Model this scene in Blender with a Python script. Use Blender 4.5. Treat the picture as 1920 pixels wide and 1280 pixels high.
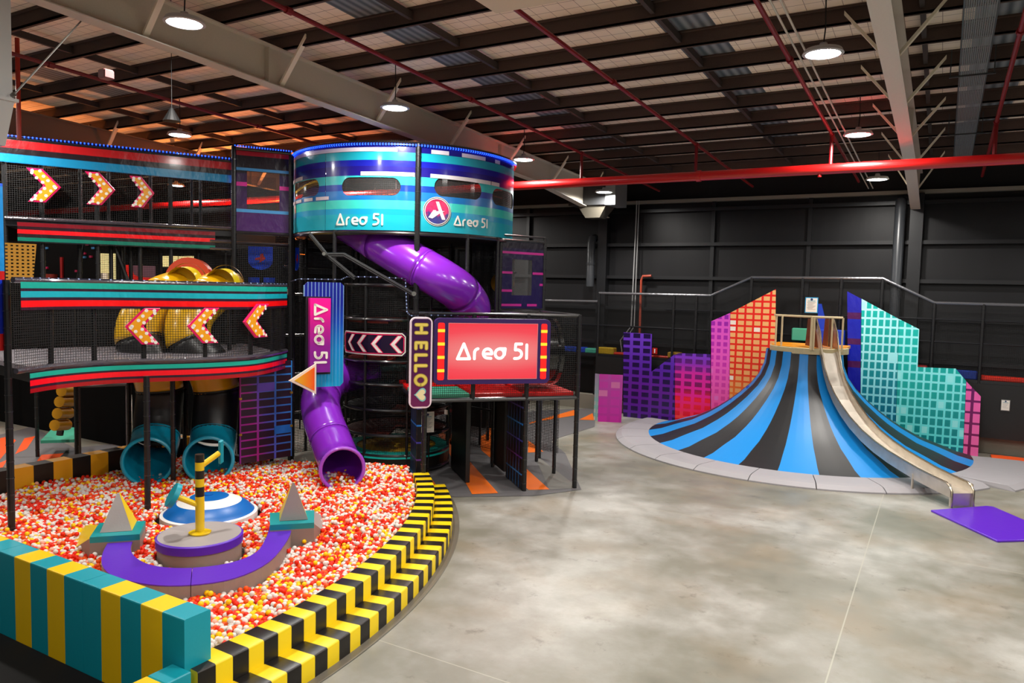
import bpy, math, random
import numpy as np
from mathutils import Vector, Matrix, noise
random.seed(7); rng = np.random.default_rng(5)
for o in list(bpy.data.objects): bpy.data.objects.remove(o, do_unlink=True)
S = bpy.context.scene
COL = S.collection
PI = math.pi
# ------------------------------------------------------------------ camera
FOC, CH = 1400.0, 5.0
ya, pt_, ro = [math.radians(a) for a in (29.9, 4.0, 1.4)]
fw = Vector((-math.sin(ya)*math.cos(pt_), math.cos(ya)*math.cos(pt_), -math.sin(pt_)))
r0 = Vector((math.cos(ya), math.sin(ya), 0)); u0 = r0.cross(fw)
CR = r0*math.cos(ro)+u0*math.sin(ro); CU = u0*math.cos(ro)-r0*math.sin(ro)
CC = Vector((0, 0, CH))
cd = bpy.data.cameras.new('camera'); cam = bpy.data.objects.new('camera', cd); COL.objects.link(cam)
cd.sensor_width = 36; cd.lens = FOC/1920*36; cd.clip_start = .1; cd.clip_end = 300
cam.matrix_world = Matrix.Translation(CC) @ Matrix((CR, CU, -fw)).transposed().to_4x4()
S.camera = cam
# ------------------------------------------------------------------ world, exposure
S.view_settings.view_transform = 'Standard'; S.view_settings.look = 'None'
S.view_settings.gamma = 1; S.view_settings.use_curve_mapping = False
S.view_settings.exposure = 0.1
w = bpy.data.worlds.new('world'); S.world = w; w.use_nodes = True
w.node_tree.nodes['Background'].inputs[0].default_value = (.85, .9, 1, 1)
w.node_tree.nodes['Background'].inputs[1].default_value = 0.08
S.cycles.transparent_max_bounces = 24
# ------------------------------------------------------------------ measuring helpers (photograph pixel -> point of the room)
def ray(x, y): return fw*FOC+CR*(x-960)+CU*(640-y)
def P(x, y, d): return CC+ray(x, y)*(d/FOC)                       # at depth d in front of the camera
def G(x, y, z=0.0): r = ray(x, y); return CC+r*((z-CH)/r.z)       # on a level plane
def YP(x, y, Y): r = ray(x, y); return CC+r*(Y/r.y)               # on a plane parallel to the far wall
def cylp(x, y, c, R):                                             # on an upright cylinder (near side): angle, height
    r = ray(x, y); a = r.x**2+r.y**2; b = -2*(r.x*c[0]+r.y*c[1]); cc = c[0]**2+c[1]**2-R*R
    D = b*b-4*a*cc
    t = (-b-math.sqrt(max(D, 0)))/(2*a); p = CC+r*t
    return math.atan2(p.y-c[1], p.x-c[0]), p.z
def roofz(Y, h): return h+.033*(29.5-Y)
# ------------------------------------------------------------------ materials
def lin(c):
    f = lambda v: v/12.92 if v <= .04045 else ((v+.055)/1.055)**2.4
    if isinstance(c, str): c = [int(c[i:i+2], 16)/255 for i in (0, 2, 4)]
    return tuple(f(v) for v in c)+(1,)
MATS = {}
class NT:
    def __init__(s, name):
        s.m = bpy.data.materials.new(name); s.m.use_nodes = True; s.t = s.m.node_tree; s.n = s.t.nodes
        s.b = s.n['Principled BSDF']; s.out = s.n['Material Output']
    def node(s, typ, **k):
        n = s.n.new(typ)
        for a, v in k.items(): setattr(n, a, v)
        return n
    def link(s, a, b): s.t.links.new(a, b)
    def math(s, op, a, b=None, c=None):
        n = s.n.new('ShaderNodeMath'); n.operation = op
        for i, v in enumerate((a, b, c)):
            if v is None: continue
            if isinstance(v, (int, float)): n.inputs[i].default_value = v
            else: s.link(v, n.inputs[i])
        return n.outputs[0]
    def uv(s):
        a = s.node('ShaderNodeAttribute', attribute_name='uvp'); x = s.node('ShaderNodeSeparateXYZ')
        s.link(a.outputs['Vector'], x.inputs[0]); return x.outputs[0], x.outputs[1], a.outputs['Vector']
    def pos(s):
        g = s.node('ShaderNodeNewGeometry'); x = s.node('ShaderNodeSeparateXYZ'); s.link(g.outputs['Position'], x.inputs[0])
        return x.outputs[0], x.outputs[1], x.outputs[2], g.outputs['Position']
    def mix(s, f, a, b):
        n = s.n.new('ShaderNodeMix'); n.data_type = 'RGBA'
        for i, v in ((0, f), (6, a), (7, b)):
            if isinstance(v, (int, float)): n.inputs[i].default_value = v
            elif isinstance(v, tuple): n.inputs[i].default_value = v
            else: s.link(v, n.inputs[i])
        return n.outputs[2]
    def noise(s, scale, detail=3, vec=None, rough=.5):
        n = s.node('ShaderNodeTexNoise'); n.inputs['Scale'].default_value = scale; n.inputs['Detail'].default_value = detail
        n.inputs['Roughness'].default_value = rough
        if vec is None: vec = s.pos()[3]
        s.link(vec, n.inputs['Vector']); return n.outputs['Fac']
    def ramp(s, f, stops, mode='LINEAR'):
        n = s.node('ShaderNodeValToRGB'); n.color_ramp.interpolation = mode
        e = n.color_ramp.elements
        while len(e) > 1: e.remove(e[-1])
        for i, (p, c) in enumerate(stops):
            q = e[0] if i == 0 else e.new(p)
            q.position = p; q.color = c
        s.link(f, n.inputs[0]); return n.outputs[0]
    def bump(s, h, strength=.3, dist=.01):
        n = s.node('ShaderNodeBump'); n.inputs['Strength'].default_value = strength; n.inputs['Distance'].default_value = dist
        s.link(h, n.inputs['Height']); s.link(n.outputs[0], s.b.inputs['Normal'])
def mat(name, c, rough=.5, metal=0, bump=0, bs=40, var=0, coat=0, spec=None):
    if name in MATS: return MATS[name]
    t = NT(name); b = t.b; c = lin(c); b.inputs['Roughness'].default_value = rough; b.inputs['Metallic'].default_value = metal
    b.inputs['Base Color'].default_value = c
    if spec is not None: b.inputs['Specular IOR Level'].default_value = spec
    if coat: b.inputs['Coat Weight'].default_value = coat; b.inputs['Coat Roughness'].default_value = .15
    nz = t.noise(bs, 4)
    if var:
        c2 = tuple(v*(1-var) for v in c[:3])+(1,)
        t.link(t.mix(nz, c, c2), b.inputs['Base Color'])
    t.bump(nz, bump if bump else .04)
    MATS[name] = t.m; return t.m
def emis(name, c, s):
    if name in MATS: return MATS[name]
    t = NT(name); t.b.inputs['Base Color'].default_value = lin(c); t.b.inputs['Emission Color'].default_value = lin(c); t.b.inputs['Emission Strength'].default_value = s
    MATS[name] = t.m; return t.m
def netmat(name, cell, frac, c='0a0a0b'):
    t = NT(name); u, v, _ = t.uv()
    a = t.math('LESS_THAN', t.math('FRACT', t.math('DIVIDE', u, cell)), frac)
    b = t.math('LESS_THAN', t.math('FRACT', t.math('DIVIDE', v, cell)), frac)
    f = t.math('MAXIMUM', a, b)
    t.b.inputs['Base Color'].default_value = lin(c); t.b.inputs['Roughness'].default_value = .6
    t.link(f, t.b.inputs['Alpha']); t.m.use_backface_culling = False
    MATS[name] = t.m; return t.m
def gridmat(name, cells, lines, cw, ch, fw_, fh, alt=None, altp=.08, rough=.35, ou=0, ov=0, z0=0, z1=1):
    """windows of a city panel: cells / lines are colour stops by height fraction (z0..z1 in metres of v)"""
    t = NT(name); u, v, vec = t.uv()
    h = t.math('DIVIDE', t.math('SUBTRACT', v, z0), (z1-z0))
    cc = t.ramp(h, [(p, lin(c)) for p, c in cells]); lc = t.ramp(h, [(p, lin(c)) for p, c in lines])
    a = t.math('ADD', t.math('DIVIDE', u, cw), 50+ou); b = t.math('ADD', t.math('DIVIDE', v, ch), 50+ov)
    f = t.math('MULTIPLY', t.math('LESS_THAN', t.math('FRACT', a), fw_), t.math('LESS_THAN', t.math('FRACT', b), fh))
    cb = t.node('ShaderNodeCombineXYZ'); t.link(t.math('FLOOR', a), cb.inputs[0]); t.link(t.math('FLOOR', b), cb.inputs[1])
    wn = t.node('ShaderNodeTexWhiteNoise', noise_dimensions='2D'); t.link(cb.outputs[0], wn.inputs['Vector'])
    if alt: cc = t.mix(t.math('LESS_THAN', wn.outputs[0], altp), cc, lin(alt))
    t.link(t.mix(f, lc, cc), t.b.inputs['Base Color']); t.b.inputs['Roughness'].default_value = rough
    MATS[name] = t.m; return t.m
def vstripe(name, stops, z0, z1, rough=.3, wrinkle=.3, axis=1, mode='CONSTANT', coat=.3):
    """vinyl printed in stripes: stops by fraction of uv axis"""
    t = NT(name); uvs = t.uv(); h = t.math('DIVIDE', t.math('SUBTRACT', uvs[axis], z0), (z1-z0))
    t.link(t.ramp(h, [(p, lin(c)) for p, c in stops], mode), t.b.inputs['Base Color'])
    t.b.inputs['Roughness'].default_value = rough; t.b.inputs['Coat Weight'].default_value = coat; t.b.inputs['Coat Roughness'].default_value = .1
    nz = t.node('ShaderNodeTexNoise'); mp = t.node('ShaderNodeMapping'); mp.inputs['Scale'].default_value = (2.5, 1.2, 1); mp.inputs['Rotation'].default_value = (0, 0, .7)
    t.link(uvs[2], mp.inputs[0]); t.link(mp.outputs[0], nz.inputs['Vector']); nz.inputs['Scale'].default_value = 2.2; nz.inputs['Detail'].default_value = 3
    t.bump(nz.outputs['Fac'], wrinkle, .06)
    MATS[name] = t.m; return t.m
# ------------------------------------------------------------------ mesh builder
class MB:
    def __init__(s): s.v = []; s.f = []; s.mi = []; s.uv = []; s.k = 0
    def add(s, vs, fs, uvs=None, k=None):
        n = len(s.v); s.v += [tuple(p) for p in vs]; s.uv += (uvs if uvs else [(0, 0)]*len(vs))
        for f in fs: s.f.append(tuple(i+n for i in f)); s.mi.append(s.k if k is None else k)
        return s
    def hexa(s, c, k=None):   # 8 corners: 4 bottom ccw, 4 top
        return s.add(c, [(3, 2, 1, 0), (4, 5, 6, 7), (0, 1, 5, 4), (1, 2, 6, 5), (2, 3, 7, 6), (3, 0, 4, 7)], k=k)
    def box(s, x0, x1, y0, y1, z0, z1, k=None):
        return s.hexa([(x0, y0, z0), (x1, y0, z0), (x1, y1, z0), (x0, y1, z0), (x0, y0, z1), (x1, y0, z1), (x1, y1, z1), (x0, y1, z1)], k)
    def bevbox(s, x0, x1, y0, y1, z0, z1, b=.02, k=None):
        vs = []
        for z, i in ((z0, b), (z0+b, 0), (z1-b, 0), (z1, b)):
            X0, X1, Y0, Y1 = x0+i, x1-i, y0+i, y1-i; q = b-i if i == 0 else 0
            e = b if i == 0 else b*.4
            vs += [(X0+e, Y0, z), (X1-e, Y0, z), (X1, Y0+e, z), (X1, Y1-e, z), (X1-e, Y1, z), (X0+e, Y1, z), (X0, Y1-e, z), (X0, Y0+e, z)]
        fs = [tuple(range(7, -1, -1)), tuple(range(24, 32))]
        for r in range(3):
            for i in range(8): j = (i+1) % 8; fs.append((r*8+i, r*8+j, r*8+8+j, r*8+8+i))
        return s.add(vs, fs, k=k)
    def slab(s, O, U, V, N, u0, u1, v0, v1, w0, w1, k=None):
        c = [O+U*u+V*v+N*w_ for w_ in (w0, w1) for u, v in ((u0, v0), (u1, v0), (u1, v1), (u0, v1))]
        n = len(s.v); s.hexa(c, k); s.uv[n:] = [(u, v) for w_ in (0, 1) for u, v in ((u0, v0), (u1, v0), (u1, v1), (u0, v1))]
        return s
    def poly(s, pts, ext, uvs=None, k=None, kside=None):
        """flat polygon extruded by vector ext"""
        n = len(pts); e = Vector(ext); vs = [Vector(p) for p in pts]; vs += [p+e for p in vs]
        s.add(vs, [tuple(range(n-1, -1, -1)), tuple(range(n, 2*n))], (list(uvs)*2) if uvs else None, k)
        n0 = len(s.v)-2*n
        for i in range(n):
            j = (i+1) % n; s.f.append((n0+i, n0+j, n0+n+j, n0+n+i)); s.mi.append(kside if kside is not None else (s.k if k is None else k))
        return s
    def tube(s, path, r, n=8, k=None, closed=False, cap=True):
        path = [Vector(p) for p in path]; m = len(path); rs = r if isinstance(r, (list, tuple)) else [r]*m
        vs = []; up = None; L = 0; uvs = []
        for i, p in enumerate(path):
            if closed: t = path[(i+1) % m]-path[i-1]
            else: t = (path[min(i+1, m-1)]-path[max(i-1, 0)])
            t.normalize()
            if up is None: up = Vector((0, 0, 1)) if abs(t.z) < .9 else Vector((1, 0, 0))
            a = up-t*up.dot(t); a.normalize(); b = t.cross(a); up = a
            if i: L += (path[i]-path[i-1]).length
            for q in range(n):
                g = 2*PI*q/n; vs.append(p+(a*math.cos(g)+b*math.sin(g))*rs[i]); uvs.append((L, q/n))
        fs = []
        for i in range(m if closed else m-1):
            for q in range(n):
                j = (i+1) % m; fs.append((i*n+q, i*n+(q+1) % n, j*n+(q+1) % n, j*n+q))
        if cap and not closed: fs += [tuple(range(n-1, -1, -1)), tuple(range((m-1)*n, m*n))]
        return s.add(vs, fs, uvs, k)
    def lathe(s, prof, c=(0, 0), n=32, a0=0, a1=2*PI, k=None, ks=None):
        full = abs(a1-a0-2*PI) < 1e-6; m = n if full else n+1; vs = []; uvs = []
        for i in range(m):
            a = a0+(a1-a0)*i/n
            for r, z in prof: vs.append((c[0]+r*math.cos(a), c[1]+r*math.sin(a), z)); uvs.append((a, z))
        p = len(prof)
        for i in range(n):
            j = (i+1) % m
            fs = [(i*p+q, j*p+q, j*p+q+1, i*p+q+1) for q in range(p-1)]
            for q, f in enumerate(fs):
                pass
            if i == 0: base = len(s.v); s.v += [tuple(v) for v in vs]; s.uv += uvs
            for q, f in enumerate(fs):
                s.f.append(tuple(base+x for x in f)); s.mi.append(ks[q] if ks else (s.k if k is None else k))
        return s
    def disc(s, O, U, V, r, n=16, k=None, N=None, w=0.0, rv=None):
        rv = rv or r
        pts = [O+U*(r*math.cos(2*PI*i/n))+V*(rv*math.sin(2*PI*i/n)) for i in range(n)]
        if w: return s.poly(pts, N*w, k=k)
        return s.add(pts, [tuple(range(n))], k=k)
    def strokes(s, mp, polys, wd, w0=0, w1=.01, k=None, nd=10):
        """thick written strokes mapped by mp(u, v, w)"""
        for pl in polys:
            for a, b in zip(pl[:-1], pl[1:]):
                dx, dy = b[0]-a[0], b[1]-a[1]; L = math.hypot(dx, dy) or 1; nx, ny = -dy/L*wd/2, dx/L*wd/2
                q = [(a[0]-nx, a[1]-ny), (b[0]-nx, b[1]-ny), (b[0]+nx, b[1]+ny), (a[0]+nx, a[1]+ny)]
                s.hexa([mp(u, v, w_) for w_ in (w0, w1) for u, v in q], k)
            for a in pl:
                q = [(a[0]+wd/2*math.cos(2*PI*i/nd), a[1]+wd/2*math.sin(2*PI*i/nd)) for i in range(nd)]
                vs = [mp(u, v, w_) for w_ in (w0, w1*1.02) for u, v in q]
                s.add(vs, [tuple(range(nd-1, -1, -1)), tuple(range(nd, 2*nd))]+[(i, (i+1) % nd, nd+(i+1) % nd, nd+i) for i in range(nd)], k=k)
        return s
    def strip(s, pts, z0, z1, thick=0.0, k=None, u0=0.0):
        """upright curved band along plan points; uv in metres"""
        n = len(pts); L = u0; us = []
        for i, p in enumerate(pts):
            if i: L += math.hypot(p[0]-pts[i-1][0], p[1]-pts[i-1][1])
            us.append(L)
        zz = (lambda z, i: z[0]+(z[1]-z[0])*i/(n-1) if isinstance(z, tuple) else z)
        vs = [(p[0], p[1], zz(z0, i)) for i, p in enumerate(pts)]+[(p[0], p[1], zz(z1, i)) for i, p in enumerate(pts)]
        uvs = [(u, zz(z0, i)) for i, u in enumerate(us)]+[(u, zz(z1, i)) for i, u in enumerate(us)]
        return s.add(vs, [(i, i+1, n+i+1, n+i) for i in range(n-1)], uvs, k)
    def build(s, name, mats, parent=None, smooth=False, bevel=0, solid=0):
        me = bpy.data.meshes.new(name); me.from_pydata(s.v, [], s.f)
        if not isinstance(mats, (list, tuple)): mats = [mats]
        for m in mats: me.materials.append(m)
        me.polygons.foreach_set('material_index', [min(i, len(mats)-1) for i in s.mi])
        if smooth: me.polygons.foreach_set('use_smooth', [True]*len(s.f))
        at = me.attributes.new('uvp', 'FLOAT2', 'POINT'); at.data.foreach_set('vector', [x for q in s.uv for x in q[:2]])
        me.update()
        o = bpy.data.objects.new(name, me); COL.objects.link(o)
        if parent is not None:
            o.parent = parent; o.matrix_parent_inverse = parent.matrix_world.inverted() if False else Matrix.Translation(-parent.location)
        if solid: md = o.modifiers.new('solid', 'SOLIDIFY'); md.thickness = solid; md.offset = 0
        if bevel: md = o.modifiers.new('bevel', 'BEVEL'); md.width = bevel; md.segments = 2; md.limit_method = 'ANGLE'; md.angle_limit = .6
        if smooth and hasattr(me, 'set_sharp_from_angle'): me.set_sharp_from_angle(angle=.7)
        return o
def parts(mb, name, mats, parent, **k):
    """one object per separate piece of the mesh"""
    n = len(mb.v); p = list(range(n))
    def fd(i):
        while p[i] != i: p[i] = p[p[i]]; i = p[i]
        return i
    for f in mb.f:
        r = fd(f[0])
        for q in f[1:]: p[fd(q)] = r
    gr = {}
    for i, f in enumerate(mb.f): gr.setdefault(fd(f[0]), []).append(i)
    for g in gr.values():
        m = MB(); ix = {}
        for i in g:
            f = []
            for v in mb.f[i]:
                if v not in ix: ix[v] = len(m.v); m.v.append(mb.v[v]); m.uv.append(mb.uv[v])
                f.append(ix[v])
            m.f.append(tuple(f)); m.mi.append(mb.mi[i])
        m.build(name, mats, parent, **k)
def tag(o, label, cat, group=None, kind=None):
    o['label'] = label
    if cat: o['category'] = cat
    if group: o['group'] = group
    if kind: o['kind'] = kind
    return o
def thing(name, loc, label, cat, group=None):
    o = bpy.data.objects.new(name, None); COL.objects.link(o); o.location = Vector(loc); o.empty_display_size = .2
    return tag(o, label, cat, group)
def struct(mb, name, mats, label=None, **k):
    o = mb.build(name, mats, **k); o['kind'] = 'structure'
    if label: o['label'] = label
    return o
def copy_thing(o, parent=None):
    c = o.copy(); COL.objects.link(c)
    if parent is not None: c.parent = parent
    for ch in list(o.children): copy_thing(ch, c)
    return c
class Fr:
    """upright flat frame: origin, along, up, outward (towards the room)"""
    def __init__(s, A, B, z0, z1=None):
        A = Vector((A[0], A[1], z0)); B = Vector((B[0], B[1], z0)); s.O = A; s.U = (B-A).normalized(); s.V = Vector((0, 0, 1)); s.N = s.U.cross(s.V)
        if s.N.dot(CC-A) < 0: s.N = -s.N
        s.w = (B-A).length; s.h = (z1-z0) if z1 is not None else 0
    def p(s, u, v, w_=0): return s.O+s.U*u+s.V*v+s.N*w_
def frpx(xl, xr, dl, dr, yt, yb):
    """frame from left / right edge pixels at two depths, top and bottom pixels at the left edge"""
    A = P(xl, yb, dl); B = P(xr, yb, dr); T = P(xl, yt, dl); return Fr(A, B, A.z, T.z)
# written letters
def arc(cx, cy, rx, ry, a0, a1, n=12): return [(cx+rx*math.cos(math.radians(a0+(a1-a0)*i/n)), cy+ry*math.sin(math.radians(a0+(a1-a0)*i/n))) for i in range(n+1)]
AREA51 = [[(.07, .06), (.44, .93), (.80, .06), (.07, .06)], [(1.08, .06), (1.08, .42)]+arc(1.33, .40, .25, .25, 175, 100, 5),
    [(1.62, .34), (2.12, .34)]+arc(1.87, .37, .26, .27, 0, 270, 14)+[(2.08, .08)],
    arc(2.60, .36, .27, .28, 0, 360, 18), [(2.60, .65), (2.94, .65), (2.90, .30)],
    [(3.95, .93), (3.58, .93), (3.56, .58)]+arc(3.66, .33, .30, .26, 80, -90, 9)+[(3.52, .07)],
    [(4.27, .07), (4.27, .88)]]
AW = 4.35; LG = [[0], [1], [2], [3, 4], [5], [6]]
def letters(mp, polys, wd, w1, mt, t):
    for g in LG: m = MB(); m.strokes(mp, [polys[i] for i in g], wd, 0, w1); m.build('letter', mt, t)
def scaled(polys, s, ox, oy): return [[(ox+x*s, oy+y*s) for x, y in p] for p in polys]
def turned(polys, s, ox, oy): return [[(ox+y*s, oy-x*s) for x, y in p] for p in polys]     # reads downwards
LAMPW = 310; SCREEN = 0.9
# ================================================================== high-bay lamps in rows under the purlins; out-of-view ones added for light
def make_lamp(x, y, label):
    z = roofz(y, 8.6); t = thing('high_bay_lamp', (x, y, z), label, 'lamp', 'high bay lamps under the roof')
    m = MB(); m.lathe([(.0, z+.16), (.06, z+.16), (.08, z+.08), (.30, z+.05), (.335, z-.02), (.28, z-.03)], (x, y), 24); hz = m.build('housing', M_lampbody, t, smooth=True)
    m = MB(); m.lathe([(0, z-.012), (.285, z-.014)], (x, y), 24); m.build('diffuser', M_lamp, hz)
    m = MB(); m.tube([(x, y, z+.15), (x+.02, y, z+.42), (x, y, z+.985)], .012, 5); m.build('hanging_cable', M_black, t)
    ld = bpy.data.lights.new('lamp_light', 'AREA'); ld.shape = 'DISK'; ld.size = .46; F_ = .45 if y < 0 else 1; ld.energy = LAMPW*F_; ld.color = (1, .95, .88); ld.spread = math.radians(170)
    lo = bpy.data.objects.new('lamp_light', ld); COL.objects.link(lo); lo.location = (x, y, z-.04); lo.parent = t; lo.matrix_parent_inverse = Matrix.Translation(-t.location)
    return t
    ld = bpy.data.lights.new('lamp_glow', 'POINT'); ld.shadow_soft_size = .14; ld.energy = LAMPW*.32*F_; ld.color = (1, .95, .88)
    lo = bpy.data.objects.new('lamp_side_light', ld); COL.objects.link(lo); lo.location = (x, y, z-.2); lo.parent = t; lo.matrix_parent_inverse = Matrix.Translation(-t.location)
M_lampbody = mat('lamp_body', 'b8b8b8', .4); M_lamp = emis('lamp_glow', 'ffffff', 60); M_black = mat('black', '0b0b0c', .6)
lamps = {(0, 3): 'lit round lamp in front of the near end of the left grey rafter', }
for ix, x in enumerate((-27.5, -18.9, -11.2, -2.0, 7.0)):
    for iy, y in enumerate((-3.5, 2.4, 8.28, 13.8, 19.9, 26.1)):
        if (x < -20 and y < 5) or (x < -10 and y < 0) or (-15 < x < -10 and y < 3): continue
        vis = {(2, 2): 'lit round lamp nearest the camera, in front of the near end of the left rafter', (2, 3): 'lit round lamp before the middle of the left rafter, above the round tower',
               (2, 4): 'lit round lamp at the far end of the left rafter, right of the tower top', (3, 3): 'lit round lamp nearest the camera left of the right rafter',
               (3, 4): 'lit round lamp midway along the right rafter, above the red main pipe', (3, 5): 'lit round lamp near the far wall beside the foot of the right rafter',
               (2, 5): 'lit round lamp near the far wall beside the hanging duct', (1, 3): 'lit round lamp over the left playground decks'}
        make_lamp(x, y, vis.get((ix, iy), 'unseen round high bay lamp under the roof, added for light'))
# warm orange and red party lights that colour the roof over the far left of the playground
for i, (p, c, e) in enumerate((((-27, 12, 6.6), (1, .28, .05), 260), ((-24, 19.5, 6.3), (1, .3, .06), 300), ((-19.0, 18.5, 6.0), (1, .22, .06), 140))):
    t = thing('colour_floodlight', p, ['orange floodlight aimed at the roof behind the top left deck', 'orange floodlight aimed at the roof behind the arrow signs', 'red orange floodlight aimed at the roof behind the purple lookout panel'][i], 'lamp')
    m = MB(); m.box(p[0]-.12, p[0]+.12, p[1]-.12, p[1]+.12, p[2]-.12, p[2]); m.build('housing', M_black, t)
    m = MB(); m.box(p[0]-.1, p[0]+.1, p[1]-.1, p[1]+.1, p[2], p[2]+.01); m.build('lens', emis('orange_lens', 'ff7020', 8), t)
    m = MB(); m.tube([(p[0], p[1], p[2]-.12), (p[0], p[1], 0)], .025, 6); m.build('stand_pole', M_black, t)
    ld = bpy.data.lights.new('flood', 'AREA'); ld.size = .3; ld.energy = e; ld.color = c
    lo = bpy.data.objects.new('flood_light', ld); COL.objects.link(lo); lo.location = (p[0], p[1], p[2]+.03); lo.rotation_euler = (PI, 0, 0); lo.parent = t; lo.matrix_parent_inverse = Matrix.Translation(-t.location)
# ================================================================== floor
t = NT('concrete'); X, Y, Z, pos = t.pos()
n1 = t.noise(.23, 5, rough=.55); n2 = t.noise(1.6, 6, rough=.65); n3 = t.noise(14, 5)
a = t.math('ADD', t.math('MULTIPLY', n1, .80), t.math('MULTIPLY', n2, .20))
c = t.ramp(a, [(.34, lin('66655b')), (.46, lin('7e7c71')), (.53, lin('93918a')), (.63, lin('b6b5b0'))])
c = t.mix(t.math('MULTIPLY', n3, .25), c, lin('77715f'))
n4 = t.noise(.55, 4); c = t.mix(t.math('MULTIPLY', t.math('GREATER_THAN', n4, .5), t.math('MULTIPLY', t.math('SUBTRACT', n4, .5), 1.8)), c, lin('8f7a5c'))
n5 = t.noise(2.2, 5, rough=.7); st = t.math('MULTIPLY', t.math('GREATER_THAN', n5, .6), t.math('MULTIPLY', t.math('SUBTRACT', n5, .6), 4)); c = t.mix(st, c, lin('3c3b36'))
jx = t.math('LESS_THAN', t.math('ABSOLUTE', t.math('SUBTRACT', t.math('FRACT', t.math('DIVIDE', t.math('ADD', X, 63.2), 11.3)), .5)), .0009)
jy = t.math('LESS_THAN', t.math('ABSOLUTE', t.math('SUBTRACT', t.math('FRACT', t.math('DIVIDE', t.math('ADD', Y, 21.4), 8.4)), .5)), .0011)
j = t.math('MAXIMUM', jx, jy); c = t.mix(t.math('MULTIPLY', j, .7), c, lin('a8a496'))
t.link(c, t.b.inputs['Base Color'])
t.link(t.math('ADD', .26, t.math('MULTIPLY', n2, .28)), t.b.inputs['Roughness']); t.bump(n2, .12, .01)
M_floor = t.m
m = MB(); m.add([(-44, -12, 0), (16, -12, 0), (16, 29.6, 0), (-44, 29.6, 0)], [(0, 1, 2, 3)]); struct(m, 'floor', M_floor)
# ================================================================== walls
def wallmat(name, c):
    t = NT(name); X, Y, Z, pos = t.pos(); n = t.noise(.9, 5); 
    mp = t.node('ShaderNodeMapping'); mp.inputs['Scale'].default_value = (1, 1, .12); t.link(pos, mp.inputs[0])
    n2 = t.noise(3, 4, vec=mp.outputs[0])
    t.link(t.mix(t.math('ADD', t.math('MULTIPLY', n, .5), t.math('MULTIPLY', n2, .5)), lin(c), lin('1b1b1e')), t.b.inputs['Base Color'])
    t.b.inputs['Roughness'].default_value = .45; t.b.inputs['Specular IOR Level'].default_value = .35; t.bump(n2, .25, .02)
    # sheet joints every 1.2 m
    return t.m
M_wall = wallmat('charcoal_wall', '0e0e10'); M_dark = mat('dark_steel', '141518', .4)
struct(MB().box(-44, 16, 29.5, 29.8, 0, 9.6), 'wall_far', M_wall)
struct(MB().box(-44.3, -44, -12, 29.8, 0, 11), 'wall_left', M_wall)
struct(MB().box(16, 16.3, -12, 29.8, 0, 11), 'wall_right', M_wall)
k = 1
for z in (2.9, 4.35, 5.64, 6.97, 8.33):
    m = MB(); m.box(-44, 16, 29.26, 29.5, z-.04, z+.04); m.box(-44, 16, 29.24, 29.28, z-.09, z+.04); struct(m, 'trim_%d' % k, M_dark, 'horizontal wall girt'); k += 1
for x in (-41, -34, -27, -20, -16.2, -12.5, -7.95, -4.4, -0.95, 3.4, 6.8, 10):
    wd = .2 if x in (-12.5, -0.95, -27, 10) else .07
    m = MB(); m.box(x-wd, x+wd, 29.1 if wd > .1 else 29.34, 29.5, 0, 8.6); struct(m, 'trim_%d' % k, M_dark, 'wall column'); k += 1
struct(MB().box(-44, 16, 29.0, 29.5, 0, .62), 'baseboard_far', mat('plinth', '8d8779', .7, bump=.2, var=.3))
struct(MB().box(-44, 16, 29.2, 29.5, 8.6, 8.72), 'trim_%d' % k, mat('eave_light', '8a867c', .5)); k += 1
# ================================================================== roof
t = NT('roof_sheet'); X, Y, Z, pos = t.pos()
g1 = t.math('LESS_THAN', t.math('FRACT', t.math('DIVIDE', t.math('ADD', X, 60), .3)), .035)
g2 = t.math('LESS_THAN', t.math('FRACT', t.math('DIVIDE', t.math('ADD', Y, 60), .3)), .045)
n = t.noise(.7, 4); c = t.mix(n, lin('fff0dc'), lin('ecd9c4'))
c = t.mix(t.math('MULTIPLY', t.math('MAXIMUM', g1, g2), .75), c, lin('6a4a3a'))
# translucent grey-blue sheets, one narrow sheet in every purlin bay
sk = t.math('LESS_THAN', t.math('FRACT', t.math('DIVIDE', t.math('ADD', X, 57.0), 5.2)), .19)
rib = t.math('SINE', t.math('MULTIPLY', X, 33)); gr = t.mix(t.math('MULTIPLY', t.math('ADD', rib, 1), .5), lin('4a525a'), lin('858c92'))
c = t.mix(sk, c, gr); t.link(c, t.b.inputs['Base Color']); t.b.inputs['Roughness'].default_value = .6
M_roof = t.m
z0, z1 = roofz(-12, 9.575), roofz(29.8, 9.575)
struct(MB().hexa([(-44, -12, z0), (16, -12, z0), (16, 29.8, z1), (-44, 29.8, z1), (-44, -12, z0+.1), (16, -12, z0+.1), (16, 29.8, z1+.1), (-44, 29.8, z1+.1)]), 'ceiling', M_roof)
M_purlin = mat('purlin_brown', '54423b', .8, bump=.35, bs=60, var=.35)
y = 5.23; n = 0; pur = []
while y < 29.2:
    z = roofz(y, 9.28); m = MB()
    m.box(-44, 16, y-.02, y+.02, z, z+.29); m.box(-44, 16, y-.02, y+.08, z, z+.03); m.box(-44, 16, y-.08, y+.02, z+.265, z+.295)
    tag(m.build('roof_purlin', M_purlin), 'long dark brown steel purlin running sideways under the roof sheets', 'beam', 'roof purlins'); pur.append(y); y += 1.545
M_bridge = mat('bridging', '3a2f2b', .7)
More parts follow.
